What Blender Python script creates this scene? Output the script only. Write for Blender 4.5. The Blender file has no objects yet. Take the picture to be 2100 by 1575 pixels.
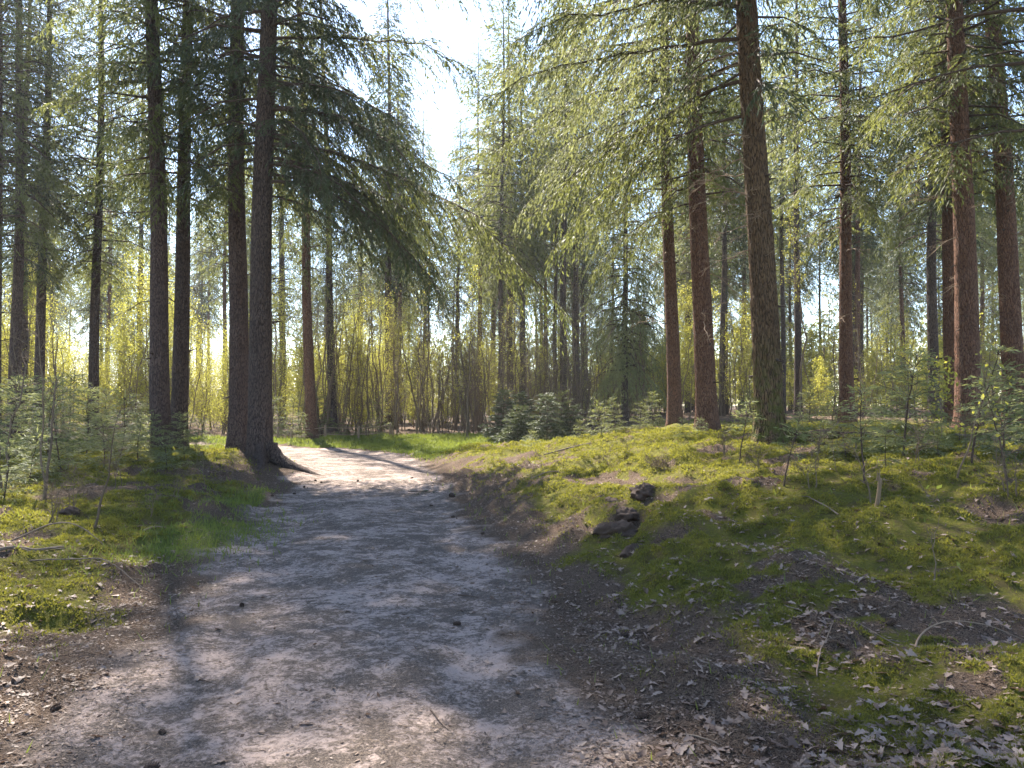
import bpy, math, random
import numpy as np
from mathutils import Vector, Matrix, Euler

sc = bpy.context.scene
COL = sc.collection
R = math.radians
rng = np.random.default_rng(7)
random.seed(7)

# ---------------------------------------------------------------- camera
CAM_Z, PITCH, FPX = 1.6, R(1.56), 1575.0
cd = bpy.data.cameras.new('camera'); cam = bpy.data.objects.new('camera', cd); COL.objects.link(cam)
cd.sensor_width = 36; cd.lens = 27; cd.clip_start = .05; cd.clip_end = 3000
cam.location = (0, 0, CAM_Z); cam.rotation_euler = (math.pi / 2 + PITCH, 0, 0)
sc.camera = cam

# ---------------------------------------------------------------- sky, sun, exposure
SUN_AZ, SUN_EL = -27.0, 50.0
w = bpy.data.worlds.new('World'); sc.world = w; w.use_nodes = True
wn = w.node_tree.nodes
sky = wn.new('ShaderNodeTexSky'); sky.sky_type = 'NISHITA'; sky.sun_disc = False
sky.sun_elevation = R(SUN_EL); sky.sun_rotation = R(SUN_AZ)
sky.air_density = 1.0; sky.dust_density = .4; sky.ozone_density = 1.8
w.node_tree.links.new(sky.outputs[0], wn['Background'].inputs[0])
wn['Background'].inputs[1].default_value = .085
sd = bpy.data.lights.new('sun', 'SUN'); sd.energy = 4.4; sd.angle = R(.55); sd.color = (1, .93, .82)
sun = bpy.data.objects.new('sun', sd); COL.objects.link(sun)
to_sun = Vector((math.sin(R(SUN_AZ)) * math.cos(R(SUN_EL)), math.cos(R(SUN_AZ)) * math.cos(R(SUN_EL)), math.sin(R(SUN_EL))))
sun.rotation_euler = to_sun.to_track_quat('Z', 'Y').to_euler()
sc.view_settings.view_transform = 'Standard'; sc.view_settings.look = 'None'
sc.view_settings.gamma = 1; sc.view_settings.exposure = 2.5
sc.cycles.max_bounces = 6; sc.cycles.diffuse_bounces = 4; sc.cycles.glossy_bounces = 2
sc.cycles.transmission_bounces = 4; sc.cycles.transparent_max_bounces = 4
sc.cycles.use_denoising = True
sc.cycles.caustics_reflective = False; sc.cycles.caustics_refractive = False

# ---------------------------------------------------------------- noise
def _hash(ix, iy, seed):
    h = (ix.astype(np.int64) * 374761393 + iy.astype(np.int64) * 668265263 + seed * 974634777) & 0xffffffff
    h = ((h ^ (h >> 13)) * 1274126177) & 0xffffffff
    return ((h ^ (h >> 16)) & 0xffffff) / float(0xffffff)
def vnoise(x, y, seed=0):
    ix, iy = np.floor(x), np.floor(y); fx, fy = x - ix, y - iy
    fx = fx * fx * (3 - 2 * fx); fy = fy * fy * (3 - 2 * fy)
    a = _hash(ix, iy, seed); b = _hash(ix + 1, iy, seed); c = _hash(ix, iy + 1, seed); d = _hash(ix + 1, iy + 1, seed)
    return (a * (1 - fx) + b * fx) * (1 - fy) + (c * (1 - fx) + d * fx) * fy
def fbm(x, y, seed=0, octs=4):
    s = 0; a = .5; t = 0
    for o in range(octs):
        s = s + a * vnoise(x * 2 ** o + 17.3 * o, y * 2 ** o - 9.1 * o, seed + o); t += a; a *= .5
    return s / t
def ss(a, b, x):
    t = np.clip((x - a) / (b - a), 0, 1); return t * t * (3 - 2 * t)

# ---------------------------------------------------------------- terrain
_py = np.array([-40, 0, 3.4, 6.8, 9.3, 14.8, 21.0, 24.0, 26.5, 28.5, 30.0, 30.8, 31.5])
_px = np.array([6.5, -.3, -.85, -1.3, -1.8, -2.8, -4.2, -5.3, -7.2, -10.0, -14.0, -20.0, -60.0])
_pw = np.array([1.5, 1.5, 1.5, 1.55, 1.7, 1.65, 1.85, 2.0, 2.0, 1.9, 1.8, 1.7, 1.7])
def _dense():
    t = np.arange(len(_py)); tt = np.linspace(0, len(_py) - 1, 160)
    k = lambda v: np.interp(tt, t, v)
    return k(_px), k(_py), k(_pw)
PX, PY, PW = _dense()
def path_sd(x, y):
    """signed: distance outside the path edge (negative on the path) and side (+1 right of the walking direction)"""
    best = np.full(np.shape(x), 1e9); side = np.zeros(np.shape(x))
    for i in range(len(PX) - 1):
        ax, ay, bx, by = PX[i], PY[i], PX[i + 1], PY[i + 1]
        dx, dy = bx - ax, by - ay; L2 = dx * dx + dy * dy
        t = np.clip(((x - ax) * dx + (y - ay) * dy) / L2, 0, 1)
        qx, qy = x - ax - t * dx, y - ay - t * dy
        d = np.hypot(qx, qy) - (PW[i] + t * (PW[i + 1] - PW[i]))
        m = d < best
        best = np.where(m, d, best); side = np.where(m, np.sign(dy * qx - dx * qy), side)
    return best, side
SCOOPS = ((1.25, 8.6, .38, .18), (1.75, 9.6, .32, .15), (1.6, 7.7, .30, .14), (-7.2, 14.4, .35, .12), (-6.0, 11.6, .3, .1), (3.2, 5.0, .4, .06), (4.6, 7.4, .4, .08), (2.6, 11.5, .4, .12), (-5.2, 8.2, .35, .08))
def terrain(x, y):
    x = np.asarray(x, float); y = np.asarray(y, float)
    d, side = path_sd(x, y)
    dd = d + (fbm(x * .9, y * .9, 3, 3) - .5) * .9
    right = side > 0
    far = ss(4, 10, y)
    # right bank: earth step, then a gently rising mossy shoulder
    hr = (.10 + .22 * far) * ss(-.1, 1.5, dd) + (.18 + .34 * far) * ss(.6, 6.0, d) + .012 * np.clip(x - 4, 0, 30)
    hr = hr * (1 - .75 * ss(20, 26, y) * (1 - ss(1.5, 6, x)))
    hl = .20 * ss(-.1, 1.3, dd) + .20 * ss(.6, 5.0, d)
    hl = hl * (1 - .6 * ss(24, 30, y))
    h = np.where(right, hr, hl)
    out = ss(-.2, .6, dd)
    lump = (fbm(x * .55, y * .55, 11, 3) - .5) * .36 + (fbm(x * 1.7, y * 1.7, 23, 3) - .5) * .2 + np.maximum(fbm(x * 4, y * 4, 91, 3) - .42, 0) * .22 + (fbm(x * 9, y * 9, 31, 2) - .5) * .04
    h = h + lump * out * (1 - .5 * ss(40, 80, y))
    bumps = (fbm(x * .8, y * .8, 41, 2) - .5) * .07 + (fbm(x * 3.2, y * 3.2, 43, 3) - .5) * .035
    # two shallow ruts worn along the path
    h = h + bumps * (1 - out) - .025 * np.exp(-((d + .75) / .22) ** 2) * (1 - out)
    h = h * (1 - .6 * ss(120, 300, np.hypot(x, y)))
    # swell under the thick tree whose roots reach the path
    h = h + .26 * np.exp(-(((x + 6.3) / 1.6) ** 2 + ((y - 18.2) / 2.0) ** 2))
    # eroded scoops on the right bank
    for ex, ey, er, ed in SCOOPS:
        q = ((x - ex) ** 2 + (y - ey) ** 2) / er ** 2
        h = h - ed * np.exp(-q * 1.4) + ed * .7 * np.exp(-(((x - ex - .1) ** 2 + (y - ey - er * 1.1) ** 2) / er ** 2) * 2)
    return h
def Hz(x, y): return float(terrain(np.array([x]), np.array([y]))[0])
def masks(x, y):
    d, side = path_sd(x, y)
    n1 = fbm(x * 1.6, y * 1.6, 51, 4) - .5; n2 = fbm(x * 6, y * 6, 57, 3) - .5
    edge = d + n1 * 1.1 + n2 * .35
    pm = 1 - ss(-.6, .35, edge)
    ms = ss(.15, .9, edge + np.where(side > 0, -.15, -.05)) * ss(.40, .52, .55 * fbm(x * .8, y * .8, 61, 4) + .45 * fbm(x * 2.6, y * 2.6, 67, 3) + np.where(side > 0, .055, .05))
    ms = ms * (1 - .9 * ss(26, 34, y))
    # needle-brown bare strip on the near left edge and on the slope beside the bend
    ms = ms * (1 - .8 * np.exp(-((d - .5) / .5) ** 2) * (y < 5.5))
    sl = np.exp(-(((x + .2) / 1.3) ** 2 + ((y - 15) / 4.5) ** 2)); ms = ms * (1 - .55 * sl)
    lf = np.exp(-(((x + 5.6) / 1.2) ** 2 + ((y - 15.6) / 2.4) ** 2)); ms = ms * (1 - .9 * lf)
    for ex, ey, er, ed in SCOOPS: ms = ms * (1 - .95 * np.exp(-(((x - ex) ** 2 + (y - ey) ** 2) / er ** 2) ** 1.5 * .9))
    g = np.exp(-(((x + 3.6) / .5) ** 2 + ((y - 9.0) / 1.5) ** 2)) * 1.3
    g = np.maximum(g, 1.2 * ss(-.1, .5, d) * (side > 0) * ss(21.5, 23.5, y) * (1 - ss(32.5, 34, y)) * (1 - ss(-.5, 2.0, x)) * (x > -16))
    g = np.maximum(g, .9 * np.exp(-(((x + 4.2) / .6) ** 2 + ((y - 12.5) / 1.6) ** 2)) * (d > 0))
    g = np.maximum(g, 1.1 * (side < 0) * ss(.1, .6, d) * ss(22, 24, y) * (1 - ss(30, 34, y)) * (x > -16))
    return pm, np.clip(ms, 0, 1), np.clip(g, 0, 1), d, side

# ---------------------------------------------------------------- mesh helpers
def make_mesh(name, verts, quads=None, tris=None, qmat=None, tmat=None, mats=(), attrs=None, smooth=True):
    verts = np.asarray(verts, np.float32)
    q = np.zeros((0, 4), np.int32) if quads is None or len(quads) == 0 else np.asarray(quads, np.int32)
    t = np.zeros((0, 3), np.int32) if tris is None or len(tris) == 0 else np.asarray(tris, np.int32)
    me = bpy.data.meshes.new(name)
    me.vertices.add(len(verts)); me.vertices.foreach_set('co', verts.ravel())
    loops = np.concatenate([q.ravel(), t.ravel()])
    me.loops.add(len(loops)); me.loops.foreach_set('vertex_index', loops)
    nf = len(q) + len(t)
    me.polygons.add(nf)
    starts = np.concatenate([np.arange(len(q)) * 4, len(q) * 4 + np.arange(len(t)) * 3]).astype(np.int32)
    me.polygons.foreach_set('loop_start', starts)
    for m in mats: me.materials.append(m)
    mi = np.concatenate([np.zeros(len(q), np.int32) if qmat is None else np.asarray(qmat, np.int32),
                         np.zeros(len(t), np.int32) if tmat is None else np.asarray(tmat, np.int32)])
    if len(mats) > 1: me.polygons.foreach_set('material_index', mi)
    me.polygons.foreach_set('use_smooth', np.full(nf, bool(smooth)))
    for k, v in (attrs or {}).items():
        a = me.attributes.new(k, 'FLOAT', 'POINT'); a.data.foreach_set('value', np.asarray(v, np.float32))
    me.update(calc_edges=True)
    return me
class MB:
    def __init__(s): s.v = []; s.q = []; s.t = []; s.qm = []; s.tm = []; s.ti = []; s.n = 0
    def add(s, v, q=None, t=None, mat=0, tint=0.5):
        v = np.asarray(v, float).reshape(-1, 3); s.v.append(v)
        if q is not None and len(q): s.q.append(np.asarray(q) + s.n); s.qm.append(np.full(len(q), mat))
        if t is not None and len(t): s.t.append(np.asarray(t) + s.n); s.tm.append(np.full(len(t), mat))
        s.ti.append(np.broadcast_to(np.asarray(tint, float), (len(v),))); s.n += len(v)
    def merge(s, o, M=None):
        for v in o.v:
            s.v.append(v if M is None else v @ M[:3, :3].T + M[:3, 3])
        s.q += [a + s.n for a in o.q]; s.t += [a + s.n for a in o.t]
        s.qm += o.qm; s.tm += o.tm; s.ti += o.ti; s.n += o.n
    def flat(s):
        """collapse the lists to one entry each, so merging is fast"""
        if s.v: s.v = [np.concatenate(s.v)]; s.ti = [np.concatenate(s.ti)]
        if s.q: s.q = [np.concatenate(s.q)]; s.qm = [np.concatenate(s.qm)]
        if s.t: s.t = [np.concatenate(s.t)]; s.tm = [np.concatenate(s.tm)]
        return s
    def mesh(s, name, mats, smooth=True):
        c = lambda l: np.concatenate(l) if l else None
        return make_mesh(name, np.concatenate(s.v), c(s.q), c(s.t), c(s.qm), c(s.tm), mats, {'tint': np.concatenate(s.ti)}, smooth)
def tube(mb, pts, rad, segs=5, mat=0, tint=.5, cap=True, noise=None):
    p = np.asarray(pts, float); n = len(p); rad = np.broadcast_to(np.asarray(rad, float), (n,))
    tan = np.gradient(p, axis=0); tan /= np.linalg.norm(tan, axis=1)[:, None] + 1e-9
    ref = np.array([0, 0, 1.]) if abs(tan[0][2]) < .8 else np.array([1., 0, 0])
    a = np.cross(tan, ref); a /= np.linalg.norm(a, axis=1)[:, None] + 1e-9
    b = np.cross(tan, a)
    th = np.arange(segs) / segs * 2 * math.pi
    rr = rad[:, None] * np.ones((1, segs))
    if noise is not None: rr = rr * noise
    v = p[:, None, :] + rr[:, :, None] * (np.cos(th)[None, :, None] * a[:, None, :] + np.sin(th)[None, :, None] * b[:, None, :])
    i = np.arange(n - 1)[:, None] * segs; j = np.arange(segs)[None, :]; j2 = (j + 1) % segs
    q = np.stack([i + j, i + j2, i + segs + j2, i + segs + j], -1).reshape(-1, 4)
    v = v.reshape(-1, 3); t = None
    if cap:
        v = np.vstack([v, p[-1] + tan[-1] * rad[-1] * .5])
        k = (n - 1) * segs; jj = np.arange(segs)
        t = np.stack([k + jj, k + (jj + 1) % segs, np.full(segs, n * segs)], -1)
    mb.add(v, q, t, mat, tint)
def nrm(v): return v / (np.linalg.norm(v, axis=-1, keepdims=True) + 1e-9)
def lozenges(mb, p, d, ln, wd, up, mat=0, tint=.5):
    """leaf-shaped quads: base p, direction d, length, width, rough normal up"""
    p = np.asarray(p, float); d = nrm(d); side = nrm(np.cross(d, up)); N = len(p)
    ln = np.broadcast_to(ln, (N,))[:, None]; wd = np.broadcast_to(wd, (N,))[:, None]
    m = p + d * ln * .45
    v = np.stack([p, m + side * wd * .5, p + d * ln, m - side * wd * .5], 1).reshape(-1, 3)
    tt = np.repeat(np.broadcast_to(tint, (N,)), 4)
    mb.add(v, np.arange(N * 4).reshape(-1, 4), None, mat, tt)
def obj(name, me, parent=None, loc=(0, 0, 0), rot=(0, 0, 0), scale=1):
    o = bpy.data.objects.new(name, me); COL.objects.link(o); o.parent = parent
    o.location = loc; o.rotation_euler = rot; o.scale = (scale,) * 3 if np.isscalar(scale) else scale
    return o
def tag(o, label=None, cat=None, group=None, kind=None):
    if label: o['label'] = label
    if cat: o['category'] = cat
    if group: o['group'] = group
    if kind: o['kind'] = kind
    return o
def at(px, py, Y):
    """point in the place at depth Y metres that the pixel of the 2100x1575 photograph looks at"""
    f = np.array([0, math.cos(PITCH), math.sin(PITCH)]); u = np.array([0, -math.sin(PITCH), math.cos(PITCH)])
    d = f + np.array([1., 0, 0]) * (px - 1050) / FPX + u * (787.5 - py) / FPX
    return np.array([0, 0, CAM_Z]) + d * (Y / d[1])

# ---------------------------------------------------------------- materials
def new_mat(name):
    m = bpy.data.materials.new(name); m.use_nodes = True; nt = m.node_tree
    for n in list(nt.nodes): nt.nodes.remove(n)
    out = nt.nodes.new('ShaderNodeOutputMaterial')
    return m, nt, out
class NT:
    def __init__(s, nt): s.nt = nt
    def n(s, typ, **kw):
        nd = s.nt.nodes.new(typ)
        for k, v in kw.items():
            if k.startswith('i_'):
                key = k[2:]; key = int(key) if key.isdigit() else key.replace('_', ' ')
                s.set(nd.inputs[key], v)
            else: setattr(nd, k, v)
        return nd
    def set(s, sock, v):
        if isinstance(v, bpy.types.NodeSocket): s.nt.links.new(v, sock)
        elif isinstance(v, tuple) and len(v) == 3 and sock.type == 'RGBA': sock.default_value = (*v, 1)
        else: sock.default_value = v
    def mix(s, f, a, b, typ='MIX'):
        nd = s.nt.nodes.new('ShaderNodeMix'); nd.data_type = 'RGBA'; nd.blend_type = typ
        s.set(nd.inputs[0], f); s.set(nd.inputs[6], a); s.set(nd.inputs[7], b); return nd.outputs[2]
    def ramp(s, f, a, b):
        nd = s.nt.nodes.new('ShaderNodeMapRange'); nd.clamp = True
        s.set(nd.inputs[0], f); nd.inputs[1].default_value = a; nd.inputs[2].default_value = b; return nd.outputs[0]
    def math(s, op, a, b=0.):
        nd = s.nt.nodes.new('ShaderNodeMath'); nd.operation = op; s.set(nd.inputs[0], a); s.set(nd.inputs[1], b); return nd.outputs[0]
    def noise(s, vec, scale, detail=4, rough=.6, dist=0):
        nd = s.n('ShaderNodeTexNoise'); s.nt.links.new(vec, nd.inputs['Vector'])
        nd.inputs['Scale'].default_value = scale; nd.inputs['Detail'].default_value = detail
        nd.inputs['Roughness'].default_value = rough; nd.inputs['Distortion'].default_value = dist; return nd.outputs['Fac']
    def attr(s, name): nd = s.n('ShaderNodeAttribute', attribute_name=name); return nd.outputs['Fac']
    def coord(s, scale=(1, 1, 1)):
        tc = s.n('ShaderNodeTexCoord'); mp = s.n('ShaderNodeMapping'); mp.inputs['Scale'].default_value = scale
        s.nt.links.new(tc.outputs['Object'], mp.inputs['Vector']); return mp.outputs[0]
    def bump(s, h, strength, dist):
        nd = s.n('ShaderNodeBump'); s.nt.links.new(h, nd.inputs['Height']); nd.inputs['Strength'].default_value = strength
        nd.inputs['Distance'].default_value = dist; return nd.outputs[0]
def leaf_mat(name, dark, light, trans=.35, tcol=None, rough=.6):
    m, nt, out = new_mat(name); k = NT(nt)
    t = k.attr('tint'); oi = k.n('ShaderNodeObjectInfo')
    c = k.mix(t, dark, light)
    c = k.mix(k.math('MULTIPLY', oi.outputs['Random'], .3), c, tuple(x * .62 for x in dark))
    p = k.n('ShaderNodeBsdfPrincipled'); k.set(p.inputs['Base Color'], c); p.inputs['Roughness'].default_value = rough
    p.inputs['Specular IOR Level'].default_value = .3
    tr = k.n('ShaderNodeBsdfTranslucent')
    k.set(tr.inputs[0], k.mix(.6, c, tcol or light))
    mx = k.n('ShaderNodeMixShader'); mx.inputs[0].default_value = trans
    nt.links.new(p.outputs[0], mx.inputs[1]); nt.links.new(tr.outputs[0], mx.inputs[2]); nt.links.new(mx.outputs[0], out.inputs[0])
    return m
def bark_mat(name, dark, mid, light, moss=0., zs=.28, sc_=22, bump=1.0):
    m, nt, out = new_mat(name); k = NT(nt)
    v = k.coord((1, 1, zs)); v1 = k.coord((1, 1, 1))
    vo = k.n('ShaderNodeTexVoronoi', feature='DISTANCE_TO_EDGE'); vo.inputs['Scale'].default_value = sc_
    wv = k.n('ShaderNodeVectorMath', operation='ADD')
    nz = k.n('ShaderNodeTexNoise'); nt.links.new(v, nz.inputs['Vector']); nz.inputs['Scale'].default_value = 14
    sca = k.n('ShaderNodeVectorMath', operation='SCALE'); nt.links.new(nz.outputs['Color'], sca.inputs[0]); sca.inputs['Scale'].default_value = .07
    nt.links.new(v, wv.inputs[0]); nt.links.new(sca.outputs[0], wv.inputs[1]); nt.links.new(wv.outputs[0], vo.inputs['Vector'])
    crack = k.ramp(vo.outputs['Distance'], 0, .16)
    fine = k.noise(v, 60, 6, .7); big = k.noise(v1, 1.3, 3)
    c = k.mix(crack, dark, mid)
    c = k.mix(k.ramp(fine, .45, .75), c, light)
    c = k.mix(k.math('MULTIPLY', k.ramp(big, .4, .7), .45), c, tuple(x * .55 for x in mid))
    if moss:
        tc = k.n('ShaderNodeTexCoord'); sep = k.n('ShaderNodeSeparateXYZ'); nt.links.new(tc.outputs['Object'], sep.inputs[0])
        low = k.ramp(sep.outputs[2], 2.2, 0.0)
        c = k.mix(k.math('MULTIPLY', k.math('MULTIPLY', low, k.ramp(k.noise(v1, 5, 5), .42, .6)), moss), c, (.10, .11, .02))
    p = k.n('ShaderNodeBsdfPrincipled'); k.set(p.inputs['Base Color'], c); p.inputs['Roughness'].default_value = .9
    p.inputs['Specular IOR Level'].default_value = .15
    h = k.math('ADD', k.math('MULTIPLY', crack, 1.), k.math('MULTIPLY', fine, .35))
    nt.links.new(k.bump(h, bump, .025), p.inputs['Normal']); nt.links.new(p.outputs[0], out.inputs[0])
    return m
def plain_mat(name, a, b, scale=30, rough=.85):
    m, nt, out = new_mat(name); k = NT(nt); v = k.coord()
    c = k.mix(k.noise(v, scale, 5, .65), a, b); c = k.mix(k.math('MULTIPLY', k.attr('tint'), .6), c, a)
    p = k.n('ShaderNodeBsdfPrincipled'); k.set(p.inputs['Base Color'], c); p.inputs['Roughness'].default_value = rough
    p.inputs['Specular IOR Level'].default_value = .2
    nt.links.new(p.outputs[0], out.inputs[0]); return m
def ground_mat(name):
    m, nt, out = new_mat(name); k = NT(nt); v = k.coord((1, 1, 1))
    pm, ms, gr = k.attr('pathm'), k.attr('mossm'), k.attr('grassm')
    n0 = k.noise(v, 1.1, 6, .6, .3); n1 = k.noise(v, 5, 6, .68, .6); n2 = k.noise(v, 26, 5, .75, .8); n3 = k.noise(v, 95, 4, .8, 1.2); n4 = k.noise(v, 240, 2, .8)
    # sand: pale grey-pink grains, needle drifts lying in the hollows
    sand = k.mix(n3, (.31, .235, .20), (.49, .385, .335))
    drift = k.ramp(k.math('ADD', k.math('MULTIPLY', n1, .45), k.math('ADD', k.math('MULTIPLY', n0, .35), k.math('MULTIPLY', n2, .50))), .585, .68)
    need = k.mix(k.ramp(n3, .42, .6), (.035, .026, .021), (.19, .15, .12))
    sand = k.mix(k.math('MULTIPLY', drift, .92), sand, need)
    sand = k.mix(k.math('MULTIPLY', k.ramp(n4, .52, .75), .4), sand, (.12, .095, .08))
    litter = k.mix(k.ramp(n3, .42, .6), (.022, .015, .011), (.19, .13, .09))
    litter = k.mix(k.math('MULTIPLY', k.ramp(n2, .5, .75), .5), litter, (.10, .06, .04))
    moss = k.mix(k.ramp(n2, .3, .7), (.045, .048, .010), (.17, .15, .022))
    moss = k.mix(k.ramp(n3, .45, .75), moss, (.07, .075, .014))
    moss = k.mix(k.math('MULTIPLY', k.ramp(n1, .48, .62), .75), moss, (.085, .06, .03))
    grass = k.mix(n2, (.06, .075, .02), (.14, .16, .035))
    edge = lambda a, lo, hi: k.ramp(k.math('ADD', a, k.math('MULTIPLY', k.math('SUBTRACT', n2, .5), .7)), lo, hi)
    c = k.mix(edge(ms, .3, .6), litter, moss)
    c = k.mix(edge(gr, .4, .7), c, grass)
    c = k.mix(edge(pm, .35, .75), c, sand)
    p = k.n('ShaderNodeBsdfPrincipled'); k.set(p.inputs['Base Color'], c); p.inputs['Roughness'].default_value = .95
    p.inputs['Specular IOR Level'].default_value = .085
    h = k.math('ADD', k.math('MULTIPLY', n2, 1.0), k.math('ADD', k.math('MULTIPLY', n3, .6), k.math('MULTIPLY', n1, 1.5)))
    nt.links.new(k.bump(h, .9, .03), p.inputs['Normal']); nt.links.new(p.outputs[0], out.inputs[0]); return m

M_GROUND = ground_mat('forest_floor')
M_BARK_DARK = bark_mat('grey_brown_bark', (.020, .014, .012), (.085, .058, .047), (.15, .11, .092))
M_BARK_RED = bark_mat('red_brown_bark', (.034, .016, .010), (.145, .072, .045), (.23, .13, .088))
M_BARK_LEFT = bark_mat('dull_red_grey_bark', (.026, .017, .015), (.100, .064, .053), (.17, .122, .103))
M_BARK_MOSSY = bark_mat('furrowed_mossy_bark', (.014, .008, .005), (.105, .062, .033), (.21, .135, .075), moss=.9, zs=.20, sc_=26, bump=1.0)
M_BARK_FAR = bark_mat('far_bark', (.035, .024, .018), (.10, .068, .052), (.16, .12, .095))
M_TWIG = plain_mat('dead_twig', (.13, .085, .055), (.28, .20, .14))
M_LIMB = plain_mat('limb_bark', (.035, .024, .018), (.11, .07, .05))
M_STEM = plain_mat('young_stem', (.065, .045, .030), (.24, .175, .115), 18)
M_NEEDLE = leaf_mat('fir_needles', (.042, .056, .020), (.15, .162, .052), .48, (.24, .25, .06))
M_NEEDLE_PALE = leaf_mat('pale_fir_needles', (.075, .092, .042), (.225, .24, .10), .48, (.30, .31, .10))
M_NEEDLE_DARK = leaf_mat('dark_fir_needles', (.024, .034, .018), (.075, .090, .040), .36, (.13, .15, .05))
M_SPRING = leaf_mat('spring_leaves', (.16, .16, .028), (.40, .375, .07), .6, (.54, .51, .08))
M_OLIVE = leaf_mat('olive_leaves', (.10, .105, .024), (.28, .26, .065), .55, (.38, .37, .06))
M_MOSS = leaf_mat('moss_blades', (.042, .046, .012), (.21, .20, .036), .5, (.34, .32, .035), .8)
M_GRASS = leaf_mat('grass_blades', (.07, .095, .018), (.21, .25, .05), .45, (.30, .34, .05))
M_LEAF = leaf_mat('dead_oak_leaves', (.085, .05, .034), (.31, .225, .175), .15, (.25, .13, .06))
M_CONE = plain_mat('cone_scales', (.03, .02, .015), (.11, .07, .05), 60)
M_POST = plain_mat('weathered_post', (.16, .11, .07), (.32, .24, .17), 12)
M_STICK = plain_mat('stick_bark', (.07, .05, .038), (.24, .18, .13), 25)
M_DRYNEEDLE = plain_mat('dry_needles', (.05, .034, .024), (.34, .25, .185), 40)
M_CLOD = plain_mat('peaty_soil', (.028, .017, .012), (.12, .078, .055), 45)
M_BROKEN = plain_mat('broken_wood', (.12, .08, .045), (.27, .18, .11), 20)

# ---------------------------------------------------------------- ground and path
def axis_lines(lo, hi, c, base, k):
    a = [c]; 
    while a[-1] < hi: a.append(a[-1] + max(base, k * abs(a[-1] - c) ))
    b = [c]
    while b[-1] > lo: b.append(b[-1] - max(base, k * abs(b[-1] - c)))
    return np.array(b[:0:-1] + a)
xs = axis_lines(-6, 6, 0., .07, 0.)
xs = np.concatenate([-(6 + np.cumsum(.07 * 1.045 ** np.arange(1, 135)))[::-1], xs, 6 + np.cumsum(.07 * 1.045 ** np.arange(1, 135))])
ys = [-60, -40, -25, -15, -9, -5, -2.5, -1, 0, .8, 1.5]
while ys[-1] < 900: ys.append(ys[-1] + max(.05, .0125 * (ys[-1] - 1)) * (1 if ys[-1] < 60 else 2.5))
ys = np.array(ys)
gx, gy = np.meshgrid(xs, ys)
fx, fy = gx.ravel(), gy.ravel()
fz = terrain(fx, fy)
pm, ms, gr, dd, _side = masks(fx, fy)
nx, ny = len(xs), len(ys)
ii = (np.arange(ny - 1)[:, None] * nx + np.arange(nx - 1)[None, :]).ravel()
quads = np.stack([ii, ii + 1, ii + nx + 1, ii + nx], -1)
onpath = pm[quads].mean(1) > .5
V = np.stack([fx, fy, fz], -1)
def submesh(name, sel):
    q = quads[sel]; u, inv = np.unique(q, return_inverse=True)
    return make_mesh(name, V[u], inv.reshape(-1, 4), mats=(M_GROUND,), attrs={'pathm': pm[u], 'mossm': ms[u], 'grassm': gr[u]})
GROUND = tag(obj('ground', submesh('ground', ~onpath)), kind='structure')
PATH = tag(obj('path', submesh('path', onpath)), kind='structure')

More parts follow.
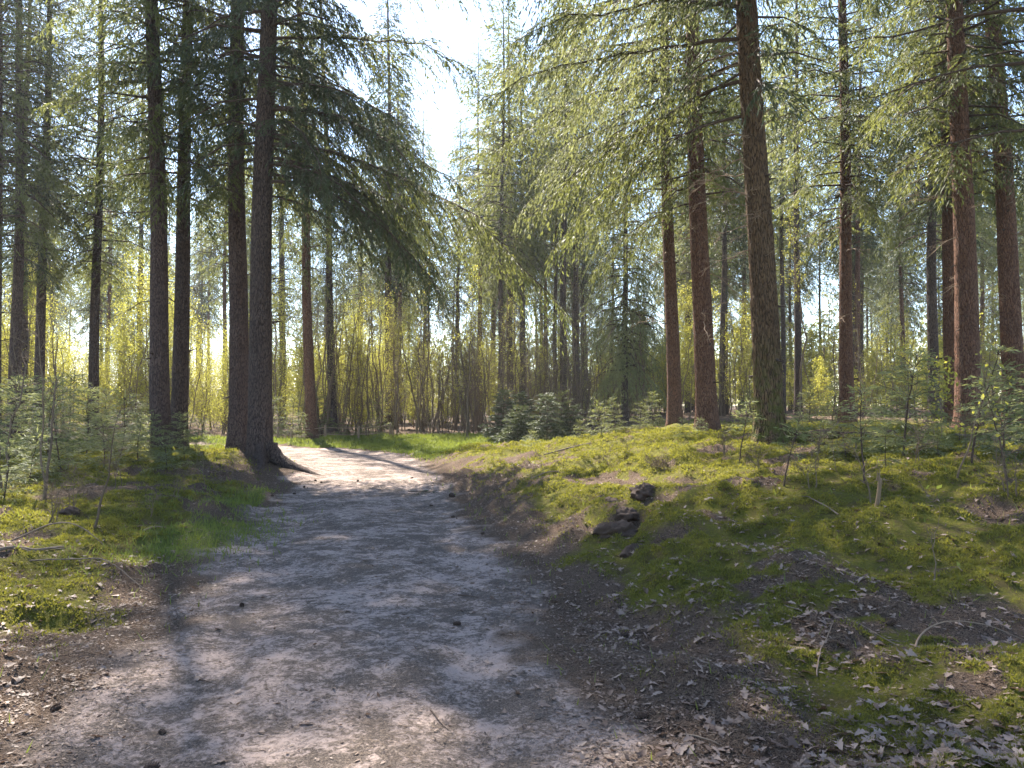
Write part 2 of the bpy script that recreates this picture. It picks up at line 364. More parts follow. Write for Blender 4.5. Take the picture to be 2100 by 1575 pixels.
# ---------------------------------------------------------------- conifer parts
def bough(L, rise=.15, droop=.45, sp2=.09, sp3=.06, tl=.14, tw=.034, bare=.18, wide=.40, hang=.5, seed=0, wood=True, r0=None):
    """one living branch along +X: returns (wood, needles) builders"""
    g = np.random.default_rng(seed); W, N = MB(), MB()
    n = 14; s = np.linspace(0, 1, n)
    wob = np.cumsum(g.normal(0, .026, n)) * L; wobz = np.cumsum(g.normal(0, .014, n)) * L
    ax = np.stack([L * s * (1 - .12 * droop * s), wob * s, L * (rise * s - droop * s ** 2) + wobz * s], -1)
    r0 = r0 or .0075 * L + .005
    if wood: tube(W, ax, r0 * (1 - s * .88), 5, 0, .4)
    n2 = max(4, int(L * (1 - bare) / sp2)); s2 = np.sort(np.clip(bare + (1 - bare) * (np.arange(n2) + g.uniform(-.3, .3, n2)) / n2, 0, .99))
    b2 = np.stack([np.interp(s2, s, ax[:, c]) for c in range(3)], -1)
    tg = nrm(np.stack([np.interp(s2, s, np.gradient(ax[:, c])) for c in range(3)], -1))
    side = np.where(np.arange(n2) % 2 == 0, 1., -1.)
    env = np.clip((s2 - bare) / .22, .25, 1) * (1 - s2) ** .55
    l2 = (L * wide * env * g.uniform(.55, 1.1, n2)) + tl * .9
    ang = R(58) - R(22) * s2 + g.normal(0, .14, n2)
    lat = nrm(np.cross(np.array([0, 0, 1.]), tg)) * side[:, None]
    d2 = nrm(tg * np.cos(ang)[:, None] + lat * np.sin(ang)[:, None] + np.array([0, 0, 1.]) * g.normal(-.12, .14, n2)[:, None])
    n3 = int(l2.max() / sp3) + 1
    t = (np.arange(n3)[None, :] + g.uniform(-.4, .4, (n2, n3))) * sp3 + tl * .2
    ok = (t < l2[:, None]) & (g.random((n2, n3)) > .1)
    hg = hang * g.uniform(.5, 1.3, n2)
    P = b2[:, None, :] + d2[:, None, :] * t[..., None]; P[..., 2] -= hg[:, None] * t ** 2 / np.maximum(l2[:, None], .2) * .9
    dz = -2 * hg[:, None] * t / np.maximum(l2[:, None], .2) * .9
    D = d2[:, None, :] + np.zeros_like(P); D[..., 2] += dz; D = nrm(D)
    sg = np.where(g.random((n2, n3)) < .5, 1., -1.)
    la = nrm(np.cross(D, np.array([0, 0, 1.]) + g.normal(0, .25, P.shape))) * sg[..., None]
    a3 = g.uniform(.35, 1.0, (n2, n3))
    D3 = D * np.cos(a3)[..., None] + la * np.sin(a3)[..., None]; D3[..., 2] -= g.uniform(.05, .55, (n2, n3)) * (hang + .2)
    up = np.array([0, 0, 1.]) + g.normal(0, .55, P.shape)
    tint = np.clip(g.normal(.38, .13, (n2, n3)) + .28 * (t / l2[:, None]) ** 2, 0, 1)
    ln = tl * g.uniform(.65, 1.35, (n2, n3)) * np.clip(1.3 - .5 * t / l2[:, None], .6, 1.3); wd = tw * g.uniform(.7, 1.3, (n2, n3))
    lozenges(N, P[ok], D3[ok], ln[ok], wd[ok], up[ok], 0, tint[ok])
    # leading shoots of the side twigs, and their wood
    ends = b2 + d2 * l2[:, None] * .94; ends[:, 2] -= hg * l2 * .8
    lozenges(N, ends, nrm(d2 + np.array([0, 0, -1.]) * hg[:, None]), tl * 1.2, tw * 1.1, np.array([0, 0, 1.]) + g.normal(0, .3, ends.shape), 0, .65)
    if wood:
        k = np.linspace(0, 1, 4)
        for i in range(0, n2):
            tt = l2[i] * k; q = b2[i] + d2[i] * tt[:, None]; q[:, 2] -= hg[i] * tt ** 2 / max(l2[i], .2) * .9
            tube(W, q, np.maximum(.0022, r0 * .22 * (1 - s2[i] * .6)) * (1 - .75 * k), 3, 0, .4, cap=False)
    return W.flat() if wood else W, N.flat()
def mat4(loc, az, pitch=0., roll=0., s=1.):
    return np.array(Matrix.Translation(loc) @ Euler((roll, -pitch, az), 'XYZ').to_matrix().to_4x4() @ Matrix.Scale(s, 4))
# bough libraries: a fine one for near trees, a coarse one for crowns
LIB = {}
def lib(kind, L, k):
    key = (kind, L, k)
    if key not in LIB:
        sd_ = hash((L, k)) % 9999 if False else int(L * 131 + k * 17)
        if kind == 'mid': LIB[key] = bough(L, .12, .40, .085, .030, .14, .030, .18, .36, .65, sd_, wood=False)[1]
        elif kind == 'far': LIB[key] = bough(L, .12, .36, .15, .060, .22, .060, .12, .38, .6, sd_, wood=False)[1]
        elif kind == 'fine': LIB[key] = bough(L, .10, .40, .10, .065, .15, .034, .2, .36, .55, sd_, wood=False)[1]
        else: LIB[key] = bough(L, .05, .55, .10, .038, .14, .034, .1, .42, .95, sd_, wood=False)[1]
    return LIB[key]
def crown(kind, base, top, rmax, dens, seed, low_sparse=.3, tilt_low=-.25, tilt_top=.55, full_low=False):
    """needle mass of a conifer in local coordinates (trunk along +Z)"""
    g = np.random.default_rng(seed); N = MB(); W = MB(); z = base
    while z < top - .3:
        f = (z - base) / (top - base)
        r = rmax * ((1 - f) ** .75) * (1 if full_low else min(1, .62 + f * 2.6))
        nb = int(round(dens * (low_sparse + (1 - low_sparse) * min(1, f * 4)) * g.uniform(.7, 1.3))) if not full_low else int(dens)
        a0 = g.uniform(0, 6.28)
        for i in range(max(1, nb)):
            L = r * g.uniform(.65, 1.15); Lq = min((1., 1.8, 2.6, 3.4), key=lambda q: abs(q - L))
            pit = tilt_low + (tilt_top - tilt_low) * f ** 1.2 + g.normal(0, .12)
            zz = z + g.uniform(-.25, .25)
            az = a0 + i * 6.283 / max(1, nb) + g.normal(0, .25)
            M = mat4((0, 0, zz), az, pit, g.normal(0, .2), L / Lq)
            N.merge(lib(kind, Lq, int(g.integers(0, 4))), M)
            if kind != 'far' or f < .5:
                q = np.array([[0, 0, 0, 1], [L * .4, 0, L * .03, 1], [L * .8, 0, -L * .12, 1]]) 
                Mu = mat4((0, 0, zz), az, pit)
                q = (Mu @ q.T).T[:, :3]; tube(W, q, np.array([.012 * L + .008, .008 * L + .004, .004]), 4, 0, .4, cap=False)
        z += g.uniform(.38, .62) * (1 if f < .7 else .75)
    return N, W
def trunk_mesh(name, h, d, segs, rings, mat, flare=.5, seed=0, rough=.03, roots=()):
    g = np.random.default_rng(seed)
    u = np.linspace(0, 1, rings); z = -.35 + (h + .35) * u ** 1.25
    zc = np.clip(z, 0, None)
    r = d / 2 * np.clip(1 - zc / (h * 1.02), .01, 1) ** .85
    th = np.arange(segs) / segs * 2 * math.pi
    cx = .05 * np.sin(z * .35 + g.uniform(0, 6)) * np.clip(z / 6, 0, 1); cy = .05 * np.sin(z * .31 + g.uniform(0, 6)) * np.clip(z / 6, 0, 1)
    lob = 1 + .22 * np.cos(5 * th + g.uniform(0, 6)) + .18 * np.cos(3 * th + g.uniform(0, 6))
    rr = r[:, None] * (1 + flare * np.exp(-zc / .32)[:, None] * lob[None, :] + .06 * np.exp(-zc / 1.6)[:, None])
    for az, amt, wdt in roots:
        da = np.angle(np.exp(1j * (th - az)))
        rr = rr + amt * d * np.exp(-(da / wdt) ** 2)[None, :] * np.exp(-(zc + .1) / .16)[:, None]
    # plated bark relief
    if rough:
        ax = np.cos(th)[None, :] * 7 + z[:, None] * 1.6; ay = np.sin(th)[None, :] * 7 + z[:, None] * 1.2
        pn = vnoise(ax * 1.4, ay * 1.4, seed + 3) + .6 * vnoise(ax * 3.1, ay * 3.1, seed + 5)
        rr = rr * (1 + rough * (pn - .8))
    v = np.stack([cx[:, None] + rr * np.cos(th), cy[:, None] + rr * np.sin(th), z[:, None] + 0 * rr], -1).reshape(-1, 3)
    i = np.arange(rings - 1)[:, None] * segs; j = np.arange(segs)[None, :]; j2 = (j + 1) % segs
    q = np.stack([i + j, i + j2, i + segs + j2, i + segs + j], -1).reshape(-1, 4)
    return make_mesh(name, v, q, mats=(mat,), attrs={'tint': np.full(len(v), .5)})
def dead_branch(seed, subs=7, curl=.25, fine=1.0):
    g = np.random.default_rng(seed); W = MB(); n = 9; s = np.linspace(0, 1, n)
    y = np.cumsum(g.normal(0, .03, n)); z = .25 * g.uniform(-.6, 1) * s - curl * s ** 2 + np.cumsum(g.normal(0, .022, n))
    ax = np.stack([s, y, z], -1); tube(W, ax, .012 * (1 - .8 * s) * fine, 5, 0, g.uniform(0, 1))
    for i in range(subs):
        t = g.uniform(.2, .95); b = np.array([np.interp(t, s, ax[:, c]) for c in range(3)])
        l = g.uniform(.15, .5) * (1.1 - t * .6); a = g.uniform(-1.2, 1.2); k = np.linspace(0, 1, 6)
        dr = np.array([math.cos(a), math.sin(a), g.uniform(-.5, .4)])
        q = b + dr * l * k[:, None] + np.cumsum(g.normal(0, .018 * l * 3, (6, 3)), 0) * k[:, None]; q[:, 2] -= g.uniform(-.1, .35) * l * k ** 2
        tube(W, q, .005 * (1 - .75 * k) * fine, 3, 0, g.uniform(0, 1), cap=False)
        for jx in range(2):
            t2 = g.uniform(.3, .9); bb = np.array([np.interp(t2, k, q[:, c]) for c in range(3)])
            e = bb + np.array([math.cos(a + g.normal(0, .8)), math.sin(a + g.normal(0, .8)), g.uniform(-.7, .2)]) * l * .5
            tube(W, np.stack([bb, (bb + e) / 2 + g.normal(0, .012, 3), e]), np.array([.003, .0024, .0012]) * fine, 3, 0, .5, cap=False)
    return W.flat()
DEAD = [dead_branch(s, 7, .2 + .1 * (s % 4)).mesh('dead_branch', (M_TWIG,)) for s in range(8)]
DEAD_DK = [dead_branch(s + 50, 8, .15 + .1 * (s % 4)).mesh('dead_branch', (M_LIMB,)) for s in range(6)]

STUBS = []
for s_ in range(3):
    mb = MB(); k = np.linspace(0, 1, 5); tube(mb, np.stack([k * (.10 + .05 * s_), .01 * np.sin(k * 4 + s_), -.02 * k * s_], -1), np.array([.034, .022, .017, .014, .009]), 7, 0, .8); STUBS.append(mb.mesh('branch_stub', (M_LIMB,)))
# shared crowns
def crown_meshes(kind, base, top, rmax, dens, seed, mat, **kw):
    N, W = crown(kind, base, top, rmax, dens, seed, **kw)
    return N.mesh('needles', (mat,)), (W.mesh('limbs', (M_LIMB,)) if W.v else None)
CR_MID = [crown_meshes('mid', 7.0, 25, 3.4, 5, 100 + i, (M_NEEDLE, M_NEEDLE_DARK)[i % 2], tilt_top=.8, low_sparse=.5) for i in range(3)]
CR_FAR = [crown_meshes('far', 9.0 + i, 27, 3.5, 5, 200 + i, (M_NEEDLE, M_NEEDLE_DARK, M_NEEDLE, M_NEEDLE_PALE)[i], low_sparse=.45) for i in range(4)]

# ---------------------------------------------------------------- the standing fir trees
TREES = {}
def fir(key, px, pxtop, Y, d, label, h=28., crowns=CR_MID, ci=0, cscale=1., cz=0., cw=1., mat=M_BARK_DARK, segs=28, rings=110, flare=.35, rough=.05,
        roots=(), dead=20, dead_z=(3.0, 11.), dead_az=None, dead_len=(.7, 2.2), dmesh=None, name='fir_tree', group=None, rz=None):
    b = at(px, 880, Y); t = at(pxtop, 0, Y)
    x, y = b[0], Y; z0 = Hz(x, y)
    lean = math.atan2(t[0] - b[0], t[2] - b[2])
    root = obj(name, None, None, (x, y, z0), (0, lean, 0)); tag(root, label, 'tree', group)
    g = np.random.default_rng(int(abs(px * 7) + Y))
    obj('trunk', trunk_mesh('trunk', h, d, segs, rings, mat, flare, int(abs(px)), rough, roots), root)
    if crowns:
        nd, lw = crowns[ci % len(crowns)]; rzz = g.uniform(0, 6.28) if rz is None else rz
        s = h / 28. * cscale
        c = obj('crown', nd, root, (0, 0, cz + h - 28 * s * 1.0 if cscale != 1 else cz), (0, 0, rzz), (s * cw, s * cw, h / 28.))
        if lw: tag(obj('limbs', lw, c), kind='stuff')
    for i in range(dead):
        a = g.uniform(0, 6.28) if dead_az is None else g.normal(dead_az, .8)
        zz = g.uniform(*dead_z); r = d / 2 * (1 - zz / h) * .8
        L = g.uniform(*dead_len) * (.6 + .4 * (zz - dead_z[0]) / (dead_z[1] - dead_z[0]))
        obj('dead_branch', (dmesh or DEAD_DK)[int(g.integers(0, 6))], root, (r * math.cos(a), r * math.sin(a), zz),
            (g.uniform(0, .6), g.uniform(-.35, .3), a), L)
    if Y < 31:
        for i in range(14):
            a = g.uniform(2.4, 7.0); zz = g.uniform(1.2, 11.5); r = d / 2 * (1 - zz / h) ** .85 * .93
            obj('branch_stub', STUBS[int(g.integers(0, 3))], root, (r * math.cos(a), r * math.sin(a), zz), (0, g.uniform(-.5, .2), a), g.uniform(.5, 1.3))
    TREES[key] = root
    return root
def root_tube(key, pts, r, mat=M_BARK_DARK):
    t = TREES[key]; P = np.array(pts); k = np.linspace(0, len(P) - 1, 26); q = np.stack([np.interp(k, np.arange(len(P)), P[:, c]) for c in range(3)], -1)
    for _ in range(3): q[1:-1] = (q[:-2] + q[1:-1] * 2 + q[2:]) / 4
    gz = terrain(q[:, 0] + t.location.x, q[:, 1] + t.location.y) - t.location.z
    q[:, 2] += gz - r * .25 * np.linspace(0, 1, len(q))
    mb = MB(); g2 = np.random.default_rng(int(r * 1000)); tube(mb, q, r * (1 - .72 * np.linspace(0, 1, len(q))), 14, 0, .5, True, 1 + g2.normal(0, .05, (len(q), 14)))
    obj('root', mb.mesh('root', (mat,)), t, (0, 0, 0))
# left of the path
fir('L1', 330, 313, 20.0, .50, 'straight red brown fir trunk rising from a mossy hump by small pale firs', mat=M_BARK_LEFT, ci=0)
fir('L2', 366, 387, 21.5, .46, 'fir trunk tilting away from the red brown trunk just in front of it', mat=M_BARK_DARK, ci=1)
fir('L3', 490, 490, 20.5, .54, 'smooth fir trunk close behind the thick fir at the path edge', mat=M_BARK_LEFT, ci=2)
fir('L4', 533, 548, 18.0, .55, 'thickest dark fir at the path edge with a root reaching onto the sand', mat=M_BARK_DARK, ci=1,
    segs=64, rings=240, flare=.22, roots=((-1.3, .5, .3), (2.6, .4, .3)))
root_tube('L4', [(.25, -.05, .32), (.45, -.12, .16), (.8, -.25, .04), (1.2, -.45, .02), (1.6, -.6, -.03), (1.95, -.75, -.10)], .19)
root_tube('L4', [(.1, -.25, .3), (.2, -.5, .12), (.3, -.8, .0), (.35, -1.2, -.06), (.3, -1.6, -.14)], .12)
fir('L5', 192, 208, 30.0, .40, 'slender single fir trunk standing against the bright sky gap', mat=M_BARK_DARK, ci=0, dead=18)
fir('L6', 78, 102, 30.0, .40, 'dark fir trunk leaning slightly, between two paler slender firs', mat=M_BARK_DARK, ci=2, dead=18)
fir('L7', 28, 44, 28.0, .42, 'fir trunk with thin birch stems crossing it, at the edge of the wood', mat=M_BARK_LEFT, ci=1)
fir('L8', 44, 58, 34.0, .38, 'fir trunk half hidden by the trunk with birch stems crossing it', mat=M_BARK_DARK, ci=0)
fir('L9', -14, -2, 26.0, .46, 'stout dull brown fir trunk beside the tallest crooked bare sapling', mat=M_BARK_LEFT, ci=2)
# beyond the bend
fir('C1', 640, 614, 32.0, .46, 'brown fir trunk with twiggy lower stem behind the low fence', mat=M_BARK_RED, ci=0, cw=.5, dead=26, dead_z=(1.5, 9), dead_len=(.4, 1.1), dmesh=DEAD)
fir('C3', 684, 660, 37.0, .42, 'dark fir trunk beside the twiggy brown trunk behind the fence', ci=1, cw=.6)
fir('C2', 579, 577, 46.0, .40, 'thin pale fir trunk among yellow shrubs beyond the bend', ci=2, crowns=CR_FAR)
fir('C4', 798, 797, 44.0, .50, 'fir trunk rising out of the birch thicket under dark hanging boughs', ci=1, crowns=CR_FAR)
fir('C5', 1047, 1044, 46.0, .46, 'tall fir with a narrow spire crown above the birch thicket', ci=0, crowns=CR_FAR, h=27)
fir('C6', 1155, 1160, 42.0, .42, 'fir trunk behind the dark spruce bush beside a thinner trunk', ci=3, crowns=CR_FAR)
fir('C6b', 1138, 1142, 50.0, .32, 'thinner fir trunk paired with the one behind the spruce bush', ci=1, crowns=CR_FAR)
# right bank
fir('R1', 1384, 1360, 26.0, .48, 'orange brown fir trunk leaning gently beside a thicker one on the bank', mat=M_BARK_RED, ci=0, dmesh=DEAD)
fir('R2', 1450, 1418, 22.0, .60, 'stout red brown fir trunk behind the furrowed mossy trunk', mat=M_BARK_RED, ci=2, segs=40, rings=160, dmesh=DEAD)
fir('R3', 1578, 1538, 15.0, .54, 'thick furrowed fir with a moss covered foot on the sunny bank', mat=M_BARK_MOSSY, ci=1, segs=96, rings=330, flare=.30, rough=.085,
    roots=((3.6, .4, .3), (-1.6, .3, .35)), dead=26, dead_z=(3.4, 8.2), dead_az=3.3, dead_len=(.8, 1.7), dmesh=DEAD)
root_tube('R3', [(.25, -.08, .35), (.42, -.12, .18), (.7, -.2, .07), (1.0, -.25, .0), (1.25, -.3, -.09)], .14, M_BARK_MOSSY)
root_tube('R3', [(.2, .1, .3), (.5, .15, .12), (.9, .2, .05), (1.4, .15, .02), (1.8, .2, -.08)], .10, M_BARK_MOSSY)
fir('R4', 1738, 1727, 26.0, .47, 'plain upright fir trunk standing alone between sapling thickets', mat=M_BARK_RED, ci=0, dmesh=DEAD)
fir('R5', 1917, 1908, 30.0, .42, 'slim fir trunk beside the pair of dark trunks', ci=1, dead=18)
fir('R6', 1957, 1934, 23.0, .48, 'dark fir trunk partly covered by the stouter one of the pair', mat=M_BARK_RED, ci=2)
fir('R7', 1986, 1962, 19.5, .58, 'stouter fir trunk of the dark pair with leafy oak twigs before it', mat=M_BARK_RED, ci=0, segs=40, rings=160, dmesh=DEAD)
fir('R8', 2084, 2034, 21.0, .56, 'fir trunk tilting towards the dark pair of trunks', mat=M_BARK_RED, ci=1, segs=40, rings=160, dmesh=DEAD)
fir('R9', 1637, 1632, 38.0, .38, 'pale grey fir trunk glimpsed between the mossy trunk and the lone one', ci=3, crowns=CR_FAR)
fir('R10', 1606, 1603, 46.0, .32, 'thin pale fir trunk close to the mossy fir behind green birches', ci=2, crowns=CR_FAR)
fir('R11', 1751, 1752, 50.0, .34, 'thin fir trunk peeking out behind the lone upright trunk', ci=0, crowns=CR_FAR)
# a tree standing just outside the view whose boughs hang into it
fir('O1', 2330, 2320, 13.5, .6, 'fir standing on the bank edge whose bare limbs reach over the saplings', mat=M_BARK_RED, ci=2, dead=0)

fir('O2', -420, -420, 13.5, .55, 'unseen fir added beside the hump to shade the near moss', mat=M_BARK_RED, ci=0, dead=6)  # out of view, added for the shade it throws on the near ground

# young fir whose green boughs hang almost to the shrubs
N, W = crown('hang', 2.6, 17, 3.0, 6, 77, tilt_low=-.35, tilt_top=.4, full_low=True)
b = at(1282, 880, 33.0); hz = obj('fir_tree', None, None, (b[0], 33.0, Hz(b[0], 33.0)))
tag(hz, 'bushy pale green fir with boughs hanging nearly to the shrubs', 'tree')
obj('trunk', trunk_mesh('trunk', 18, .30, 20, 60, M_BARK_DARK, .3, 9), hz)
c = obj('crown', N.mesh('needles', (M_NEEDLE_PALE,)), hz); tag(obj('limbs', W.mesh('limbs', (M_LIMB,)), c), kind='stuff')

# ---------------------------------------------------------------- large boughs that can be told apart
BCACHE = {}
def big_bough(key, z, az, L, rise, droop, pitch=0., roll=0., mat=M_NEEDLE, seed=0, bare=.2, wide=.33, hang=.8, r0=None, needles=True, dens=1.):
    ck = (round(L, 1), rise, droop, seed, bare, wide, hang, dens)
    ck = ck + (mat.name,)
    if ck not in BCACHE:
        W, N = bough(L, rise, droop, .070 / dens, .027 / dens, .125, .028, bare, wide, hang, seed, True, r0)
        BCACHE[ck] = (W.mesh('bough', (M_LIMB,)), N.mesh('needles', (mat,)))
    t = TREES[key]
    bo = obj('bough', BCACHE[ck][0], t, (0, 0, z), (roll, -pitch, az))
    if needles: obj('needles', BCACHE[ck][1], bo)
    return bo
# from the thick tree at the path edge (azimuth 0 = to the right, -90 = towards the viewer)
for z, az, L, ri, dr, sd_ in ((7.4, -8, 7.6, -.06, .42, 1), (8.3, 5, 5.0, .02, .42, 2), (8.7, -30, 4.2, .06, .46, 3), (9.9, -8, 5.2, .06, .22, 4), (6.7, 16, 4.4, 0., .5, 5),
                              (10.3, 14, 3.2, .10, .40, 6), (7.8, -44, 4.0, .02, .5, 7), (10.6, -24, 3.0, .10, .40, 8), (6.2, 34, 3.4, 0, .5, 9), (9.1, 28, 3.2, .05, .45, 30), (7.1, 4, 4.6, -.05, .5, 31),
                              (9.5, -50, 2.8, .05, .45, 32), (8.0, 50, 3.0, .0, .45, 33), (7.6, 22, 4.4, -.02, .48, 34), (8.9, -2, 4.2, 0., .46, 35), (6.5, -20, 5.2, -.05, .48, 36), (9.3, 12, 3.8, .02, .45, 37), (8.4, 40, 4.2, 0, .46, 38), (7.4, 60, 4.0, 0, .46, 39), (9.8, 45, 3.4, .05, .42, 43), (10.4, -4, 3.4, .06, .42, 44), (6.9, -34, 4.4, -.04, .5, 45), (8.2, -18, 4.8, -.02, .46, 46), (7.0, 26, 4.8, -.04, .46, 47)):
    big_bough('L4', z, R(az), L, ri, dr, mat=M_NEEDLE if sd_ in (1, 4) else M_NEEDLE_DARK, seed=sd_, wide=.40, bare=.10, roll=.25 * ((sd_ * 37) % 7 - 3) / 3)  # shade put into the darker needles; the sunlit boughs get lighter ones
for z, az, L, ri, dr, sd_ in ((12.4, -42, 6.8, .2, .34, 51), (12.6, -15, 6.0, .2, .34, 52), (12.6, -50, 6.2, .2, .4, 53), (13.4, -30, 5.8, .22, .36, 54), (14.2, 0, 5.4, .25, .36, 55), (15.2, -45, 5.2, .25, .34, 56),
                              (16.4, -20, 4.8, .3, .3, 57), (13.0, -8, 6.0, .2, .36, 71), (14.6, -32, 5.6, .25, .34, 72), (12.9, -34, 6.4, .2, .34, 73), (15.6, 8, 5.0, .25, .34, 74), (13.2, 20, 4.6, .2, .36, 58), (17.4, -55, 4.4, .3, .3, 59), (12.2, -70, 5.2, .15, .36, 60)):
    big_bough('L4', z, R(az), L, ri, dr, mat=M_NEEDLE, seed=sd_, wide=.56, bare=.1, dens=.9)  # high boughs mostly above the view, added to shade the near ground
for z, az, L, ri, dr, sd_ in ((9.2, 175, 3.6, .05, .4, 10), (10.2, 205, 3.4, .1, .35, 11), (8.4, 150, 3.2, 0, .4, 12)):
    big_bough('L3', z, R(az), L, ri, dr, mat=M_NEEDLE, seed=sd_)
# from the furrowed tree and its neighbours on the bank: sprays reaching over the path, sunlight put into the paler needles
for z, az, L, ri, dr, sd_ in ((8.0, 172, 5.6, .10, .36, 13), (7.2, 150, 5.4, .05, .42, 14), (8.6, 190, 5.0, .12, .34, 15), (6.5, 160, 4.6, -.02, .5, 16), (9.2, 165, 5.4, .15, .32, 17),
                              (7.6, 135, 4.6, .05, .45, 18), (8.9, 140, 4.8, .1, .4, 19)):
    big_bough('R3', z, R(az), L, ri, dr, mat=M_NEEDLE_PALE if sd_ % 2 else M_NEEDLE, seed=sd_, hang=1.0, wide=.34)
for i, (z, az) in enumerate(((9.6, 205), (9.9, 235), (10.4, 260), (10.8, 190), (11.3, 222), (11.8, 285), (12.2, 250), (12.8, 200), (13.3, 235), (13.9, 180), (14.4, 265), (15.0, 215), (15.8, 240), (16.6, 195), (10.1, 300), (9.4, 275), (10.2, 215), (11.0, 245), (12.0, 185), (12.5, 225), (13.0, 258), (14.0, 205), (14.8, 232), (15.5, 185), (9.8, 188))):
    big_bough('R3', z, R(az), 5.4 if i < 10 else 4.6, .15, .34, pitch=.06 * (i % 3), mat=M_NEEDLE, seed=90 + i % 2, hang=.9, wide=.56, bare=.1)  # unseen overhead boughs, added to keep the near bank in shade
for z, az, L, ri, dr, sd_ in ((9.6, 175, 5.0, .05, .4, 20), (8.4, 195, 4.6, 0, .48, 21), (10.8, 160, 4.8, .1, .4, 22), (11.8, 185, 4.8, .12, .36, 23), (7.4, 180, 3.8, -.05, .5, 24)):
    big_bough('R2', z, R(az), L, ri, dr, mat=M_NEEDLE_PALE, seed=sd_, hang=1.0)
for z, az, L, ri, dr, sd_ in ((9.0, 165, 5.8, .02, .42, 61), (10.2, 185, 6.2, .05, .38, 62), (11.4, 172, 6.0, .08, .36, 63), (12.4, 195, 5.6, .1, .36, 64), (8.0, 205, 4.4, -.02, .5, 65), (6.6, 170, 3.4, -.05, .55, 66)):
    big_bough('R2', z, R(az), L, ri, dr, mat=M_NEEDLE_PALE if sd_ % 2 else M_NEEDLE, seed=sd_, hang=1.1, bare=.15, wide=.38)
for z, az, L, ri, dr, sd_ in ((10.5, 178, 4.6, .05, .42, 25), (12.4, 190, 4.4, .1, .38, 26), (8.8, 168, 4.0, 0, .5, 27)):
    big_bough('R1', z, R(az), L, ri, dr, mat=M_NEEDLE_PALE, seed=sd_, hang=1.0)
for z, az, L, ri, dr, sd_ in ((6.9, 172, 4.6, .10, .20, 40), (7.9, 165, 5.0, .05, .12, 41), (5.6, 178, 3.6, .1, .2, 42)):
    big_bough('O1', z, R(az), L, ri, dr, seed=sd_, bare=.5, wide=.12, r0=.055, dens=.6)

# ---------------------------------------------------------------- firs of the far wood
def look(s, lo, hi): return 'short ' if s < lo else 'tall ' if s > hi else ''
FT = [trunk_mesh('trunk', 27, d_, 12, 26, m_, .3, 900 + i, 0) for i, (d_, m_) in enumerate(((.42, M_BARK_FAR), (.34, M_BARK_FAR), (.48, M_BARK_DARK), (.38, M_BARK_RED)))]
def far_fir(x, y, ci, s, i):
    o = obj('fir_tree', None, None, (x, y, Hz(x, y)), (random.gauss(0, .01), random.gauss(0, .012), random.uniform(0, 6.28)), s)
    wh = 'beyond the bright clearing' if x < -y * .35 else 'beyond the birch thicket' if x < y * .2 else 'beyond the scrub behind the bank'
    tag(o, look(s, .9, 1.0) + ('olive crowned', 'dark crowned', 'green crowned', 'pale crowned')[ci % 4] + (' grey brown', ' slim grey brown', ' stout dark', ' reddish')[i % 4] + ' fir ' + wh, 'tree', 'firs of the far wood')
    obj('trunk', FT[i % 4], o); nd, lw = CR_FAR[ci % 4]; c = obj('crown', nd, o)
    if lw: tag(obj('limbs', lw, c), kind='stuff')
g = np.random.default_rng(5); placed = []
occupied = [(o.location.x, o.location.y) for o in TREES.values()] + [(hz.location.x, hz.location.y)]
i = 0; tries = 0
while i < 118 and tries < 6000:
    tries += 1
    y = 40 + 70 * g.random() ** .9; px = g.uniform(-150, 2250)
    if px < 470 and g.random() < .66: continue
    if 470 <= px < 1000 and (y < 54 or g.random() < .68): continue
    if px < 520 and y < 52: continue
    x = (px - 1050) / FPX * y
    if min((x - a) ** 2 + (y - b_) ** 2 for a, b_ in occupied) < 2.6 ** 2: continue
    occupied.append((x, y)); far_fir(x, y, int(g.integers(0, 4)), g.uniform(.82, 1.08), i); i += 1

for k, (px, y, s_) in enumerate(((880, 62, .86), (935, 58, .88), (985, 52, 1.0), (1010, 66, 1.02), (838, 70, .86), (1075, 50, 1.0), (1120, 58, 1.02))):
    far_fir((px - 1050) / FPX * y, y, k, s_, k + 1)

